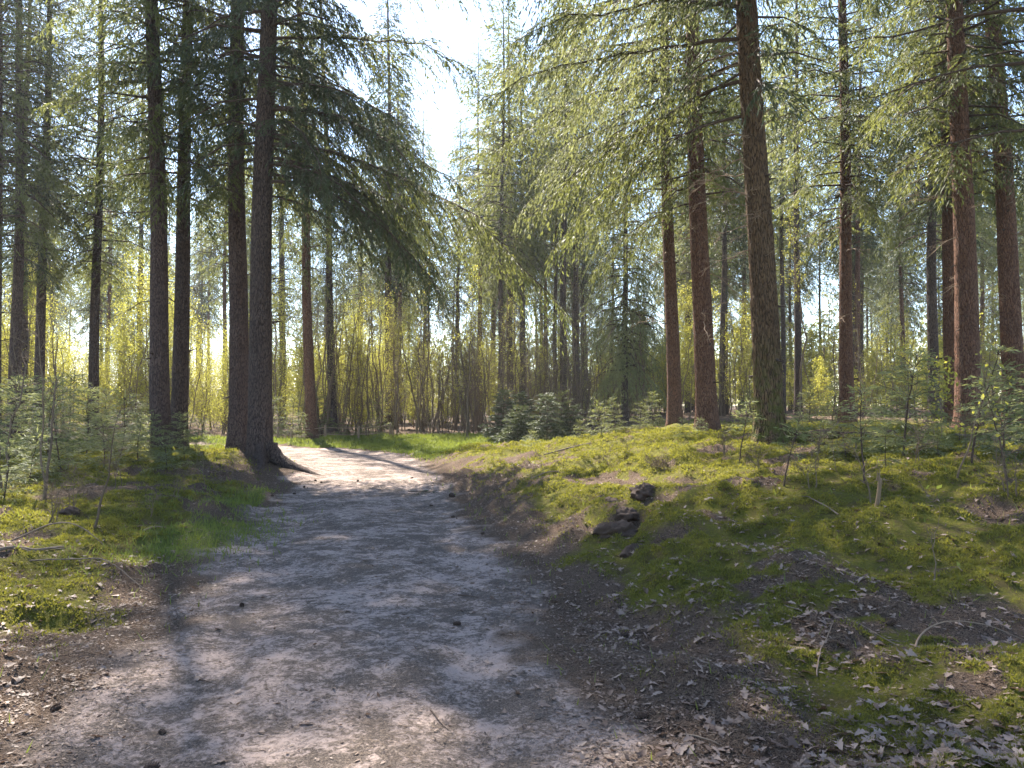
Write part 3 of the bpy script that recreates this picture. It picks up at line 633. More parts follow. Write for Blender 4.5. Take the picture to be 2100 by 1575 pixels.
# ---------------------------------------------------------------- young birches and leafy scrub
def sapling(h, stems, nbr, leaves, seed, lsize=.05, r=.035, spread=.5, zlo=.25, puff=.05):
    """thin young tree: (wood, leaves)"""
    g = np.random.default_rng(seed); W, N = MB(), MB()
    for k in range(stems):
        n = 14; s = np.linspace(0, 1, n); hh = h * g.uniform(.75, 1.05)
        a = g.uniform(0, 6.28); ln = g.uniform(.02, .12) * (1 if stems == 1 else 1.6)
        ax = np.stack([np.cos(a) * ln * hh * s + np.cumsum(g.normal(0, .011, n)) * hh, np.sin(a) * ln * hh * s + np.cumsum(g.normal(0, .011, n)) * hh, hh * s - .1], -1)
        ax[:, :2] -= ax[0, :2] - g.normal(0, .05, 2) * (stems > 1)
        tube(W, ax, r * g.uniform(.7, 1.1) * (1 - .85 * s), 6, 0, g.uniform(0, 1))
        for i in range(nbr):
            t = zlo + (1 - zlo) * (i + g.random()) / nbr; b0 = np.array([np.interp(t, s, ax[:, c]) for c in range(3)])
            l = hh * spread * g.uniform(.12, .42) * (1.15 - t) + .15; az = g.uniform(0, 6.28); el = g.uniform(.3, 1.1)
            k5 = np.linspace(0, 1, 5); dr = np.array([math.cos(az) * math.cos(el), math.sin(az) * math.cos(el), math.sin(el)])
            q = b0 + dr * l * k5[:, None] + np.cumsum(g.normal(0, .035 * l, (5, 3)), 0) * k5[:, None]; q[:, 2] -= .12 * l * k5 ** 2
            tube(W, q, r * .26 * (1 - t * .5) * (1 - .8 * k5) + .0012, 3, 0, g.uniform(0, 1), cap=False)
            tips = [q]
            for jx in range(4):
                t2 = g.uniform(.25, .95); bb = np.array([np.interp(t2, k5, q[:, c]) for c in range(3)])
                e = bb + nrm(dr + g.normal(0, .7, 3)) * l * g.uniform(.2, .5); m = (bb + e) / 2 + g.normal(0, .02, 3)
                qq = np.stack([bb, m, e]); tube(W, qq, np.array([.004, .003, .0015]), 3, 0, .5, cap=False); tips.append(qq)
            if leaves:
                nl = g.poisson(leaves)
                for _ in range(1):
                    if nl == 0: continue
                    c = [tips[int(u)] for u in g.integers(0, len(tips), nl)]
                    tt = g.random(nl)
                    P = np.array([cc[0] * (1 - u) + cc[-1] * u for cc, u in zip(c, tt)]) + g.normal(0, puff, (nl, 3))
                    lozenges(N, P, g.normal(0, 1, (nl, 3)) + np.array([0, 0, -.3]), lsize * g.uniform(.6, 1.3, nl), lsize * .62, g.normal(0, 1, (nl, 3)), 0, g.random(nl))
    return W.flat(), N.flat()
def sap_meshes(mat, *a, wood=M_STEM, **kw):
    W, N = sapling(*a, **kw)
    return W.mesh('stem', (wood,)), (N.mesh('leaves', (mat,)) if N.v else None)
BIRCH = [sap_meshes(M_SPRING if i % 3 else M_OLIVE, 6.6 + .3 * i, 1 + (i % 3 == 0), 24, (6, 3, 10, 5, 14, 4)[i], 300 + i, r=.042, spread=.42, zlo=.2, lsize=.055) for i in range(6)]
SCRUB = [sap_meshes(M_OLIVE if i % 2 else M_SPRING, 3.6 + .4 * i, 3, 24, 40, 400 + i, r=.022, spread=.8, zlo=.08, lsize=.065) for i in range(4)]
YSHRUB = [sap_meshes(M_SPRING, 5.2 + .8 * i, 4, 34, 72, 450 + i, r=.03, spread=.8, zlo=.08, lsize=.06, puff=.2) for i in range(3)]
BARE = [sap_meshes(None, 5.5 + .5 * i, 2, 30, 0, 480 + i, r=.026, spread=.6, zlo=.15) for i in range(3)]
def plant(name, meshes, x, y, s, label, cat, group, lname='crown', tilt=.03):
    o = obj(name, None, None, (x, y, Hz(x, y) - .02), (random.gauss(0, tilt), random.gauss(0, tilt), random.uniform(0, 6.28)), s); tag(o, label, cat, group)
    obj('stem', meshes[0], o)
    if meshes[1]: obj(lname, meshes[1], o)
    return o
g = np.random.default_rng(21)
def clear(x, y, r=.5): return min((x - t.location.x) ** 2 + (y - t.location.y) ** 2 for t in TREES.values()) > r * r
def scatter(n, pxr, yr, fn, avoid_path=1.2):
    c = 0; tr = 0
    while c < n and tr < n * 40:
        tr += 1; y = g.uniform(*yr); px = g.uniform(*pxr); x = (px - 1050) / FPX * y
        d, s_ = path_sd(np.array([x]), np.array([y]))
        if d[0] < avoid_path or not clear(x, y): continue
        fn(x, y); c += 1
B_LOOK = ('twin stemmed young birch with some olive leaves', 'thin single birch with very few yellow leaves', 'thin birch with a fair sprinkle of yellow leaves', 'twin stemmed birch with sparse olive leaves', 'slim birch well covered in yellow leaves', 'slim nearly leafless young birch')
def birch_fn(x, y):
    i = int(g.integers(0, 6)); s = g.uniform(.75, 1.15)
    plant('young_birch', BIRCH[i], x, y, s, look(s, .87, 1.04) + B_LOOK[i] + ' in the thicket beyond the bend', 'tree', 'young birches of the thicket')
scatter(105, (690, 1340), (32.5, 43), birch_fn)
scatter(26, (560, 1340), (42, 56), birch_fn)
scatter(12, (575, 700), (33.5, 38), birch_fn)
def birch_r(x, y):
    i = int(g.integers(0, 6)); s = g.uniform(.55, .95)
    plant('young_birch', BIRCH[i], x, y, s, look(s, .68, .84) + B_LOOK[i] + ' in the scrub behind the bank', 'tree', 'young birches behind the bank')
scatter(60, (1300, 2150), (29, 44), birch_r)
def yel_fn(x, y):
    s = g.uniform(.75, 1.25); where = 'behind the path edge trunks' if x < -y * .35 else 'behind the birch thicket'
    plant('spring_bush', YSHRUB[int(g.integers(0, 3))], x, y, s, look(s, .9, 1.1) + 'bright yellow green bush in the sun ' + where, 'bush', 'yellow green bushes in the sun', 'foliage')
def scrub_fn(x, y):
    i = int(g.integers(0, 4)); s = g.uniform(.7, 1.2); where = 'in the scrub behind the bank' if x > y * .13 else 'in the scrub behind the thicket'
    plant('leafy_bush', SCRUB[i], x, y, s, look(s, .87, 1.05) + ('yellow green', 'olive')[i % 2] + ' leafy bush ' + where, 'bush', 'bushes under the firs', 'foliage')
scatter(60, (1250, 2200), (34, 62), scrub_fn)
scatter(34, (1380, 2250), (44, 80), lambda x, y: plant('leafy_bush', SCRUB[int(g.integers(0, 4))], x, y, g.uniform(1.5, 2.3), 'tall leafy bush filling the gaps between far trunks', 'bush', 'tall bushes between the far trunks', 'foliage'))
scatter(34, (640, 1300), (46, 66), scrub_fn)
scatter(36, (600, 1400), (43, 62), lambda x, y: yel_fn(x, y))
scatter(46, (560, 2150), (62, 105), lambda x, y: plant('leafy_bush', SCRUB[int(g.integers(0, 4))], x, y, g.uniform(1.3, 2.2), 'leafy olive green bush in the scrub under the firs', 'bush', 'bushes under the firs', 'foliage'))
scatter(38, (-40, 500), (34, 54), yel_fn)
scatter(16, (540, 860), (38, 54), yel_fn)
def bare_fn(x, y): plant('bare_sapling', BARE[int(g.integers(0, 3))], x, y, g.uniform(.8, 1.3), 'leafless thin sapling against the bright sky gap', 'tree', 'bare saplings before the sky gap')
scatter(20, (-20, 480), (26, 42), bare_fn)
scatter(46, (690, 1340), (31.8, 40), lambda x, y: plant('bare_sapling', BARE[int(g.integers(0, 3))], x, y, (sz := g.uniform(.7, 1.25)), look(sz, .88, 1.08) + 'leafless thin twiggy sapling standing in the birch thicket', 'tree', 'bare saplings of the thicket'))
# two leafy young trees that stand out
for px, Y, s, lab, mi in ((958, 30.5, 1.0, 'young birch with a bright yellow green top in front of the thicket', 4), (1640, 30.0, 1.05, 'young birch with a light green top behind the mossy fir', 4)):
    x = (px - 1050) / FPX * Y
    W, N = sapling(8.2, 1, 30, 34, 600 + px, .06, .05, .45, .5)
    o = plant('young_birch', (W.mesh('stem', (M_STEM,)), N.mesh('leaves', (M_SPRING if px < 1000 else M_OLIVE,))), x, Y, s, lab, 'tree', None)

# the wood's far edge, a mass of foliage where no single tree can be told
gw = np.random.default_rng(33); n = 60000; az = gw.uniform(-.85, .85, n); ds = gw.uniform(112, 165, n)
hmax = np.where(az < -.33, 5.0, 15.0) * (.45 + .9 * vnoise(az * 60, ds * .08, 5)); zz = hmax * gw.random(n) ** .8
P = np.column_stack([np.tan(az) * ds, ds, zz]); mb = MB(); lozenges(mb, P, gw.normal(0, 1, (n, 3)) + np.array([0, 0, -.6]), gw.uniform(.5, 1.1, n), gw.uniform(.25, .5, n), gw.normal(0, 1, (n, 3)), 0, gw.random(n))
tag(obj('distant_wood', mb.mesh('distant_wood', (M_NEEDLE,))), 'mass of distant woodland foliage seen between the trunks', 'wood', kind='stuff')

# ---------------------------------------------------------------- small firs of the undergrowth
def small_fir(h, seed, r=.5, tl=.075, tw=.02, whorls=None, dens=5, bare=.1, lean=.06):
    g = np.random.default_rng(seed); W, N = MB(), MB(); n = 10; s = np.linspace(0, 1, n)
    a = g.uniform(0, 6.28)
    ax = np.stack([np.cos(a) * lean * h * s ** 2 + np.cumsum(g.normal(0, .008, n)) * h, np.sin(a) * lean * h * s ** 2 + np.cumsum(g.normal(0, .008, n)) * h, h * s - .04], -1); ax[:, :2] -= ax[0, :2]
    tube(W, ax, (.008 * h + .005) * (1 - .8 * s), 6, 0, .4)
    nw = whorls or int(h / .16)
    for k in range(nw):
        t = bare + (1 - bare) * (k + g.uniform(-.2, .2) + .3) / nw; t = min(max(t, .02), .97)
        b0 = np.array([np.interp(t, s, ax[:, c]) for c in range(3)])
        L = r * (1.1 - t) ** .7 * g.uniform(.6, 1.15) + .06; nb = int(g.integers(max(2, dens - 2), dens + 1)); a0 = g.uniform(0, 6.28)
        for i in range(nb):
            w_, n_ = bough(L, .25, .30, .040, .028, tl, tw, .12, .42, .25, int(g.integers(0, 1 << 30)), wood=False)
            M = mat4(b0, a0 + i * 6.283 / nb + g.normal(0, .2), .1 + .7 * t ** 2 + g.normal(0, .12)); N.merge(n_, M)
            q = (M @ np.array([[0, 0, 0, 1], [L * .5, 0, L * .06, 1], [L * .95, 0, -L * .02, 1]]).T).T[:, :3]
            tube(W, q, np.array([.005, .0035, .002]) * (.5 + h * .4), 3, 0, .4, cap=False)
    lozenges(N, ax[-3:], np.tile([0, 0, 1.], (3, 1)) + g.normal(0, .2, (3, 3)), tl * 1.6, tw * 1.6, g.normal(0, 1, (3, 3)), 0, .9)
    return W.flat(), N.flat()
def sf_meshes(mat, *a, **kw):
    W, N = small_fir(*a, **kw); return W.mesh('stem', (M_LIMB,)), N.mesh('needles', (mat,))
SF_PALE = [sf_meshes(M_NEEDLE_PALE, .9 + .25 * i, 700 + i, r=.5 + .08 * i) for i in range(4)]
SF_GREEN = [sf_meshes(M_NEEDLE, .8 + .3 * i, 720 + i, r=.42 + .06 * i) for i in range(4)]
SF_THIN = [sf_meshes(M_NEEDLE_PALE, 1.1 + .2 * i, 740 + i, r=.33, dens=4, bare=.45, whorls=5) for i in range(4)]
SF_DARK = [sf_meshes(M_NEEDLE_DARK, 1.7 + .3 * i, 760 + i, r=1.0, tl=.11, tw=.03, dens=6) for i in range(3)]
SF_THICK = sf_meshes(M_NEEDLE_DARK, .75, 781, r=.3, dens=6)
def put(px, py, Y): 
    x = (px - 1050) / FPX * Y; return x, Y
def sfir(lst, i, px, Y, s, label, group=None, name='fir_sapling'):
    x, y = put(px, 0, Y); return plant(name, lst[i % len(lst)], x, y, s, label, 'sapling', group, 'needles', .09)
lab = 'pale fir sapling on the mossy hump before the red brown trunk'
for px, Y, i, s in ((60, 12.5, 0, 1.0), (130, 13.5, 2, 1.0), (215, 14.5, 1, .9), (285, 15.5, 2, .8), (345, 14.6, 0, .8), (20, 14.5, 3, 1.0), (100, 16.5, 3, 1.1), (180, 17.5, 3, 1.0), (250, 18, 2, 1.1),
                    (60, 19, 3, 1.2), (140, 20, 3, 1.2), (-20, 17, 2, 1.2), (400, 17.5, 1, .7), (310, 18.5, 1, .9), (10, 10.5, 1, .8), (380, 16, 3, .6), (225, 20.5, 2, 1.2), (300, 21.5, 3, 1.0)):
    sfir(SF_PALE, i, px, Y, s, look(s, .85, 1.05) + ('bushy ', '', 'broad ', 'spreading ')[i] + lab, 'pale fir saplings on the hump')
lab = 'pale fir sapling standing on the sunny moss of the bank'
for px, Y, i, s in ((1735, 11.5, 2, .62), (1850, 11.0, 3, .95), (1690, 12.5, 1, .5), (1900, 12.8, 0, .6), (1815, 9.6, 1, .5), (2060, 10.5, 2, .8), (2095, 15.0, 3, 1.0), (1645, 17.0, 0, .6),
                    (1965, 15.5, 1, .7), (1790, 14.5, 2, .45), (1435, 18.5, 0, .5), (1400, 16.8, 2, .35), (2120, 12, 2, 1), (2035, 12.5, 0, .5), (1925, 10.2, 1, .45)):
    sfir(SF_PALE, i, px, Y, s, look(s, .55, .9) + ('bushy ', '', 'broad ', 'wide spreading ')[i] + lab, 'pale fir saplings on the bank')
lab = 'spindly fir sapling with bare lower stem on the bank'
for px, Y, i, s in ((1605, 9.0, 0, .8), (1770, 8.6, 1, .85), (2065, 8.3, 2, .8), (1990, 9.4, 3, .9), (1515, 12.0, 0, .9), ):
    sfir(SF_THIN, i, px, Y, s, lab, 'spindly fir saplings on the bank')
sfir([SF_THICK], 0, 2050, 9.6, 1.0, 'small dense dark fir sapling with needled stem among paler saplings')
lab = 'green fir sapling at the foot of the young wood behind the bank'
for px, Y, i, s in ((1235, 19.0, 1, .8), (1262, 22, 3, .6), (1310, 23.5, 2, .7), (1195, 20, 0, .6), (1150, 27, 3, 1.1), (1340, 27, 3, .8), (1530, 27, 3, .8), (1225, 26, 2, .9),
                    (620, 31.5, 2, .9), (600, 33, 3, 1.1), (660, 34, 3, 1.2), (710, 33.6, 1, 1.2), (560, 33.5, 2, 1.4), (770, 35, 3, 1.2), (1660, 24, 3, .8), (1805, 24, 2, .7), (1705, 27, 3, 1.0)):
    sfir(SF_GREEN if px < 1400 or i == 1 else SF_PALE, i, px, Y, s, lab, 'fir saplings at the foot of the young wood')
lab = 'dark bushy spruce crouching where the bank meets the thicket'
for px, Y, i, s in ((1060, 26.5, 0, .85), (1120, 25.5, 1, .85), (1030, 28.5, 2, .8), (1170, 27.0, 0, .8), (1085, 29, 1, .9)):
    sfir(SF_DARK, i, px, Y, s, {1060: 'middle sized ', 1120: 'roundest ', 1030: 'tallest ', 1170: 'lowest ', 1085: 'deepest set '}[px] + lab, 'dark spruces by the thicket', 'spruce_bush')
sfir(SF_PALE, 0, 1090, 19.5, .55, 'low pale fir seedling on the brown slope near the bend')

# thin leafless and oak saplings near the viewer
def thin_stem(px, Y, px2, py2, label, r=.013, nb=8, leaves=0, mat=None, lsz=.05, seed=0, name='bare_sapling', forks=0, wood=M_STEM, spread=.5):
    x, y = put(px, 0, Y); z = Hz(x, y); e = at(px2, py2, Y); hgt = e[2] - z
    W, N = sapling(hgt, 1 + forks, nb, leaves, seed, lsz, r, spread, .3)
    o = obj(name, None, None, (x, y, z), (0, math.atan2(e[0] - x, hgt) * .8, 0)); tag(o, label, 'sapling')
    obj('stem', W.mesh('stem', (wood,)), o)
    if leaves: obj('leaves', N.mesh('leaves', (mat,)), o)
thin_stem(198, 8.6, 262, 780, 'bare dark sapling leaning over the mossy hump', .017, 9, seed=1)
thin_stem(80, 11.0, 75, 560, 'forked bare sapling with a crooked stem among the pale firs', .022, 12, seed=2, forks=1)
thin_stem(10, 12.0, 25, 480, 'tall crooked bare sapling at the edge of the pale firs', .026, 14, seed=3, forks=1)
thin_stem(428, 12.5, 432, 900, 'short bare twiggy seedling on the moss near the thick fir', .008, 6, seed=4)
thin_stem(480, 14.5, 478, 880, 'short bare seedling just before the thick fir', .008, 7, seed=5)
thin_stem(310, 9.8, 322, 985, 'small pale dead seedling on shaded moss', .009, 6, seed=6, wood=M_TWIG)
thin_stem(1955, 8.6, 2010, 700, 'slim oak sapling with fresh lime green leaves before the dark pair', .012, 16, 3, M_SPRING, .06, seed=7, name='oak_sapling', spread=.55)
thin_stem(1930, 15.0, 1900, 690, 'leafy lime green oak sapling at the foot of the slim trunk', .014, 20, 7, M_SPRING, .08, seed=8, name='oak_sapling', forks=1)
thin_stem(1910, 5.6, 1945, 1010, 'single thin seedling with three green leaves on the near moss', .006, 3, 1, M_GRASS, .06, seed=9, name='oak_sapling', spread=.3)
thin_stem(1785, 8.0, 1730, 880, 'leaning bare sapling next to a broken stub', .012, 9, seed=10)
thin_stem(1680, 12.0, 1690, 830, 'bare twiggy sapling between the pale firs and the mossy fir', .011, 10, seed=11)
thin_stem(1350, 12.5, 1360, 930, 'low bare twiggy shrub on the crest of the bank', .007, 16, seed=12, forks=3, spread=.9)
thin_stem(1330, 16.0, 1335, 890, 'small bare seedling on the sunny crest', .007, 7, seed=13)
thin_stem(1430, 14.0, 1420, 930, 'small bare twig standing before the red brown trunks', .007, 7, seed=14)

for k, (px, Y, hh) in enumerate(((1640, 10.5, 95), (1665, 8.8, 120), (1760, 12.8, 90), (1840, 13.5, 110), (1880, 9.0, 130), (1985, 11.5, 120), (2045, 9.0, 150), (1560, 11.2, 80), (1480, 12.8, 70), (1290, 15.5, 60), (1250, 13.5, 50), (2080, 7.6, 130), (1715, 9.4, 150),
                                (240, 11.5, 110), (150, 10.2, 120), (395, 13.5, 90), (355, 11.0, 70), (110, 9.0, 90))):
    x, y = put(px, 0, Y); pz = at(px, 0, Y); py = 830 - (Hz(x, y) - CAM_Z) / Y * FPX
    thin_stem(px, Y, px + (k * 37 % 40) - 20, py - hh, ('crooked', 'slender', 'forked twiggy', 'stiff')[k % 4] + ' leafless seedling ' + ('on the moss of the bank' if px > 1200 else 'on the mossy hump') + (' near pale firs', ' by itself', ' in tall moss', ' beside a hollow')[k // 5 if k not in (4, 9) else 2] + (' alone' if k == 4 else ''), .006 + .002 * (k % 3), 7 + k % 5, seed=40 + k, forks=k % 3, spread=.7)
def clod(px, Y, r, label, seed):
    g = np.random.default_rng(seed); nu, nv = 40, 22; r = r * .55; u = np.arange(nu) / nu * 6.283; v = np.linspace(.05, 3.09, nv)
    d = np.stack([np.cos(u)[None] * np.sin(v)[:, None], np.sin(u)[None] * np.sin(v)[:, None], np.cos(v)[:, None] + 0 * u[None]], -1)
    nz = vnoise(d[..., 0] * 2.2 + d[..., 2] * 1.7 + seed, d[..., 1] * 2.2 - d[..., 2] * 1.3, seed) * .8 + vnoise(d[..., 0] * 6 + d[..., 2] * 5, d[..., 1] * 6 + seed, seed + 2) * .5 + vnoise(d[..., 0] * 15 + d[..., 2] * 12, d[..., 1] * 15 + seed, seed + 2) * .35
    p = d * (r * (.45 + nz))[..., None] * np.array([1.25, .9, .62]); i = np.arange(nv - 1)[:, None] * nu; j = np.arange(nu)[None]; j2 = (j + 1) % nu
    q = np.stack([i + j, i + nu + j, i + nu + j2, i + j2], -1).reshape(-1, 4); x, y = put(px, 0, Y)
    tag(obj('soil_clod', make_mesh('soil_clod', p.reshape(-1, 3), q, mats=(M_CLOD,), attrs={'tint': np.full(nu * nv, .4)}), None, (x, y, Hz(x, y) + r * .05), (0, 0, seed)), label, 'soil')
clod(1320, 10.0, .24, 'dark clod of turned earth on the lip of the bank', 1)
clod(1285, 8.9, .20, 'crumbling dark soil lump on the bank slope above the path', 2)
clod(1262, 8.2, .24, 'grey brown bare earth lump jutting from the mossy slope', 3)
clod(1300, 7.5, .17, 'small reddish soil clod below the jutting earth lump', 4)
clod(1250, 9.6, .13, 'small peaty clod behind the soil lumps of the slope', 5)
clod(1520, 10.5, .16, 'dark peat lump in the shade of the bank crest', 6)
clod(405, 13.0, .22, 'dark earth lump on the mossy hump near the path', 7)
clod(145, 9.6, .18, 'dark brown earth lump among moss and bare seedlings', 8)

# the broken stub
x, y = put(1795, 0, 7.6); mb = MB(); z = np.linspace(-.05, .28, 8)
tube(mb, np.stack([.02 * np.sin(z * 6), z * 0, z], -1), .022 * (1 - .5 * np.clip(z, 0, 1)), 7)
for k in range(4):
    a = k * 1.7; tube(mb, np.array([[.01 * math.cos(a), .01 * math.sin(a), .26], [.013 * math.cos(a), .013 * math.sin(a), .33 + .02 * k]]), np.array([.009, .001]), 4, 1)
tag(obj('broken_stub', mb.mesh('broken_stub', (M_BROKEN, M_BROKEN)), None, (x, y, Hz(x, y)), (0, .06, 0)), 'pale broken sapling stub with a splintered tip', 'stump')

# ---------------------------------------------------------------- low fence at the bend
fence = obj('wooden_fence', None, None, (0, 0, 0)); tag(fence, 'low weathered post and rail fence at the path bend', 'fence')
pts = [put(570, 0, 32.4), put(598, 0, 31.6), put(668, 0, 32.0), put(736, 0, 32.4), put(800, 0, 32.9)]
tops = []
for x, y in pts:
    mb = MB(); z = np.array([-.3, 0, .3, .55, .56]); tube(mb, np.stack([z * .02, z * 0, z], -1), np.array([.05, .05, .048, .047, .03]), 8)
    obj('post', mb.mesh('post', (M_POST,)), fence, (x, y, Hz(x, y)), (0, random.gauss(0, .03), 0)); tops.append(np.array([x, y - .06, Hz(x, y)]))
for a, b_ in zip(tops[1:], tops[2:]):
    for zz in (.48, .2):
        mb = MB(); k = np.linspace(0, 1, 6)[:, None]; q = a * (1 - k) + b_ * k + np.array([0, 0, zz]); q[:, 2] -= .03 * np.sin(k[:, 0] * 3.14)
        tube(mb, q, .017, 6); obj('rail', mb.mesh('rail', (M_POST,)), fence)

# ---------------------------------------------------------------- fallen sticks, cones, twigs
def stick(pxa, Ya, pxb, Yb, r, label, bend=.05, lift=.01, seed=0, mat=M_STICK, subs=2, name='fallen_branch'):
    g = np.random.default_rng(seed + 900); a = np.array(put(pxa, 0, Ya)); b_ = np.array(put(pxb, 0, Yb)); n = 16; k = np.linspace(0, 1, n)
    q = a[None] * (1 - k[:, None]) + b_[None] * k[:, None]; L = np.linalg.norm(b_ - a)
    pr = np.array([-(b_ - a)[1], (b_ - a)[0]]) / L
    q = q + pr * (np.sin(k * 3.3 + g.uniform(0, 2)) * bend * L)[:, None] + np.cumsum(g.normal(0, .006 * L, (n, 2)), 0)
    z = terrain(q[:, 0], q[:, 1]); z = np.convolve(np.pad(z, 2, mode='edge'), np.ones(5) / 5, 'valid') + r * .8 + lift * np.sin(k * 3.14)
    p = np.column_stack([q, z]); o0 = p[0].copy(); W = MB(); tube(W, p - o0, r * (1 - .6 * k) * (1 + g.normal(0, .06, n)), 7, 0, .3)
    for s_ in range(subs):
        i0 = int(g.integers(4, n - 3)); dr = nrm((p[i0 + 1] - p[i0]) + np.append(pr, .1) * np.linalg.norm(p[i0 + 1] - p[i0]) * g.choice([-1, 1]) * 1.1)
        l = L * g.uniform(.12, .28); kk = np.linspace(0, 1, 4)[:, None]; tube(W, p[i0] - o0 + dr * l * kk + g.normal(0, .01, (4, 3)) * kk, r * .4 * (1 - .7 * kk[:, 0]), 4, 0, .5)
    tag(obj(name, W.mesh(name, (mat,)), None, tuple(o0)), label, 'branch')
stick(-40, 6.8, 135, 7.3, .022, 'thick fallen stick on moss at the near edge of the hump', seed=1)
stick(20, 7.8, 245, 7.9, .010, 'long arching pale twig lying over dark moss', .12, .16, 2)
stick(60, 6.9, 330, 6.4, .007, 'thin twig pointing from the moss toward the sand', .08, .05, 3)
stick(1080, 12.6, 1215, 14.4, .014, 'pale curved stick on the brown slope of the bank', .10, .02, 4, M_TWIG)
stick(1215, 18.0, 1120, 17.2, .03, 'brown fallen limb on the crest above the slope', .05, .02, 5)
stick(1640, 17.4, 1790, 17.0, .045, 'dark fallen limb beside the foot of the mossy fir', .03, .03, 6, M_LIMB)
stick(1960, 16.2, 2120, 15.8, .05, 'brown fallen limb lying before the tilting trunk', .04, .02, 7)
stick(1690, 10.6, 1870, 10.2, .010, 'slender grey stick across sunlit moss', .06, .04, 8, M_TWIG)
stick(1700, 5.0, 1850, 4.55, .006, 'thin twig on moss among curled oak leaves', .08, .02, 9)
stick(1905, 4.4, 2110, 4.75, .006, 'pale bent twig arching over the moss and leaves', .22, .10, 10, M_TWIG)
stick(1680, 4.3, 1705, 4.9, .005, 'short pale twig beside a dark moss cushion', .04, .02, 11, M_TWIG)
stick(880, 4.1, 925, 3.9, .005, 'short dark twig on bare sand near the groove', .05, .005, 12, M_LIMB, 0)
stick(940, 6.6, 985, 6.45, .006, 'straight dark twig on sand by the needle drift', .03, .005, 13, M_LIMB, 0)
stick(410, 4.55, 450, 4.5, .004, 'tiny dark twig on pale sand', .03, .004, 14, M_LIMB, 0)
stick(1400, 3.75, 1470, 3.6, .006, 'twig at the path edge among leaf litter', .03, .01, 15, M_STICK, 1)
stick(300, 9.0, 400, 9.6, .012, 'grey stick half sunk in dark moss by the grass', .08, .02, 16, M_TWIG)
stick(1720, 7.6, 1640, 8.4, .009, 'thin branch in the shadow behind the leaf strewn moss', .06, .03, 17)
# a green spray broken off and lying on the path
x, y = put(866, 0, 13.9); W, N = bough(.55, .05, .1, .04, .035, .07, .018, .1, .4, .1, 55)
o = obj('fallen_spray', None, None, (x - .25, y, Hz(x, y) + .05), (.1, .05, .3)); tag(o, 'green fir spray broken off and lying on the sandy path', 'twig')
obj('twig', W.mesh('twig', (M_LIMB,)), o); obj('needles', N.mesh('needles', (M_NEEDLE_DARK,)), o)

def cone_mesh(seed):
    g = np.random.default_rng(seed); mb = MB(); n = 10; z = np.linspace(-.032, .034, n); r = .019 * np.sqrt(np.clip(1 - ((z + .004) / .038) ** 2, .02, 1))
    tube(mb, np.stack([z, 0 * z, 0 * z], -1), r * .75, 8)
    k = 60; i = np.arange(k); zz = -.03 + .06 * i / k; th = i * 2.4; rr = .0165 * np.sqrt(np.clip(1 - (zz / .036) ** 2, .05, 1))
    P = np.stack([zz, rr * np.cos(th), rr * np.sin(th)], -1); D = np.stack([np.full(k, .55), np.cos(th), np.sin(th)], -1)
    lozenges(mb, P, D, .013, .014, np.tile([1., 0, 0], (k, 1)), 0, g.random(k)); return mb.mesh('cone', (M_CONE,))
CONES = [cone_mesh(i) for i in range(3)]
def cone(px, Y, label, s=1., group=None):
    x, y = put(px, 0, Y); o = obj('fir_cone', CONES[random.randrange(3)], None, (x, y, Hz(x, y) + .014 * s), (random.uniform(0, 3), random.gauss(0, .2), random.uniform(0, 6.28)), s)
    tag(o, label, 'cone', group)
cone(320, 3.5, 'dark open fir cone standing on sand in the dappled light', 1.0)
cone(342, 3.85, 'small rounded brown cone beside a bare patch of sand', .6)
cone(126, 4.05, 'dark fir cone in the litter beside the sand', .8)
cone(1315, 3.95, 'brown fir cone among needles at the path edge', .9)
cone(938, 5.65, 'dark flattened cone on a needle drift', .9)
cone(1278, 5.4, 'dull cone at the edge of the leaf litter', .9)
cone(928, 13.3, 'large dark cone at the foot of the slope near the broken spray', 1.7)
cone(1820, 4.85, 'fir cone nestled in moss beside pale leaves', .9)
for px, Y in ((885, 12.4), (560, 13.2), (735, 16.2), (648, 16.3), (660, 16.0), (845, 17), (930, 11.0), (990, 9.4), (500, 6.2), (605, 13.9), (625, 15.0)):
    cone(px, Y, 'small dark cone scattered on the sandy path', .6 + .02 * Y, 'cones on the path')

# ---------------------------------------------------------------- dead oak leaves
def oak_leaf(seed, n=15):
    g = np.random.default_rng(seed); t = np.linspace(0, 1, n)
    env = np.sin(np.clip(t * 1.02, 0, 1) ** 1.25 * 3.1) ** .8 * .026 + .0015
    ph = g.uniform(0, .6); c = g.uniform(-.006, .012); cu = g.uniform(-.25, .55); tw = g.normal(0, .5)
    spine = np.stack([t * .10 - .05, .008 * np.sin(t * 3 + g.uniform(0, 2)), c * np.sin(t * 3.1) + .012 * g.normal() * t ** 2], -1); v = []
    for sgn in (1, -1):
        wid = env * (.72 + .34 * np.cos(t * 25 + ph + (sgn > 0) * .7)) * g.uniform(.8, 1.15); fl = cu * g.uniform(.4, 1.4)
        v.append(spine + np.stack([.007 * np.cos(t * 25 + ph), sgn * wid, fl * wid + sgn * tw * wid * (t - .4) + g.normal(0, .0015, n)], -1))
    V_ = np.vstack([spine, v[0], v[1]]); q = []
    for i in range(n - 1): q += [[i, i + 1, n + i + 1, n + i], [2 * n + i, 2 * n + i + 1, i + 1, i]]
    V_[:, 2] -= np.percentile(V_[:, 2], 25); return V_, np.array(q)
LEAFV = [oak_leaf(i) for i in range(8)]; LEAFS = [oak_leaf(i, 8) for i in range(8)]
LEAFM = [[make_mesh('leaf', v, q, mats=(M_LEAF,), attrs={'tint': np.full(len(v), tt)}) for tt in (.15, .5, .8, 1.0)] for v, q in LEAFV]
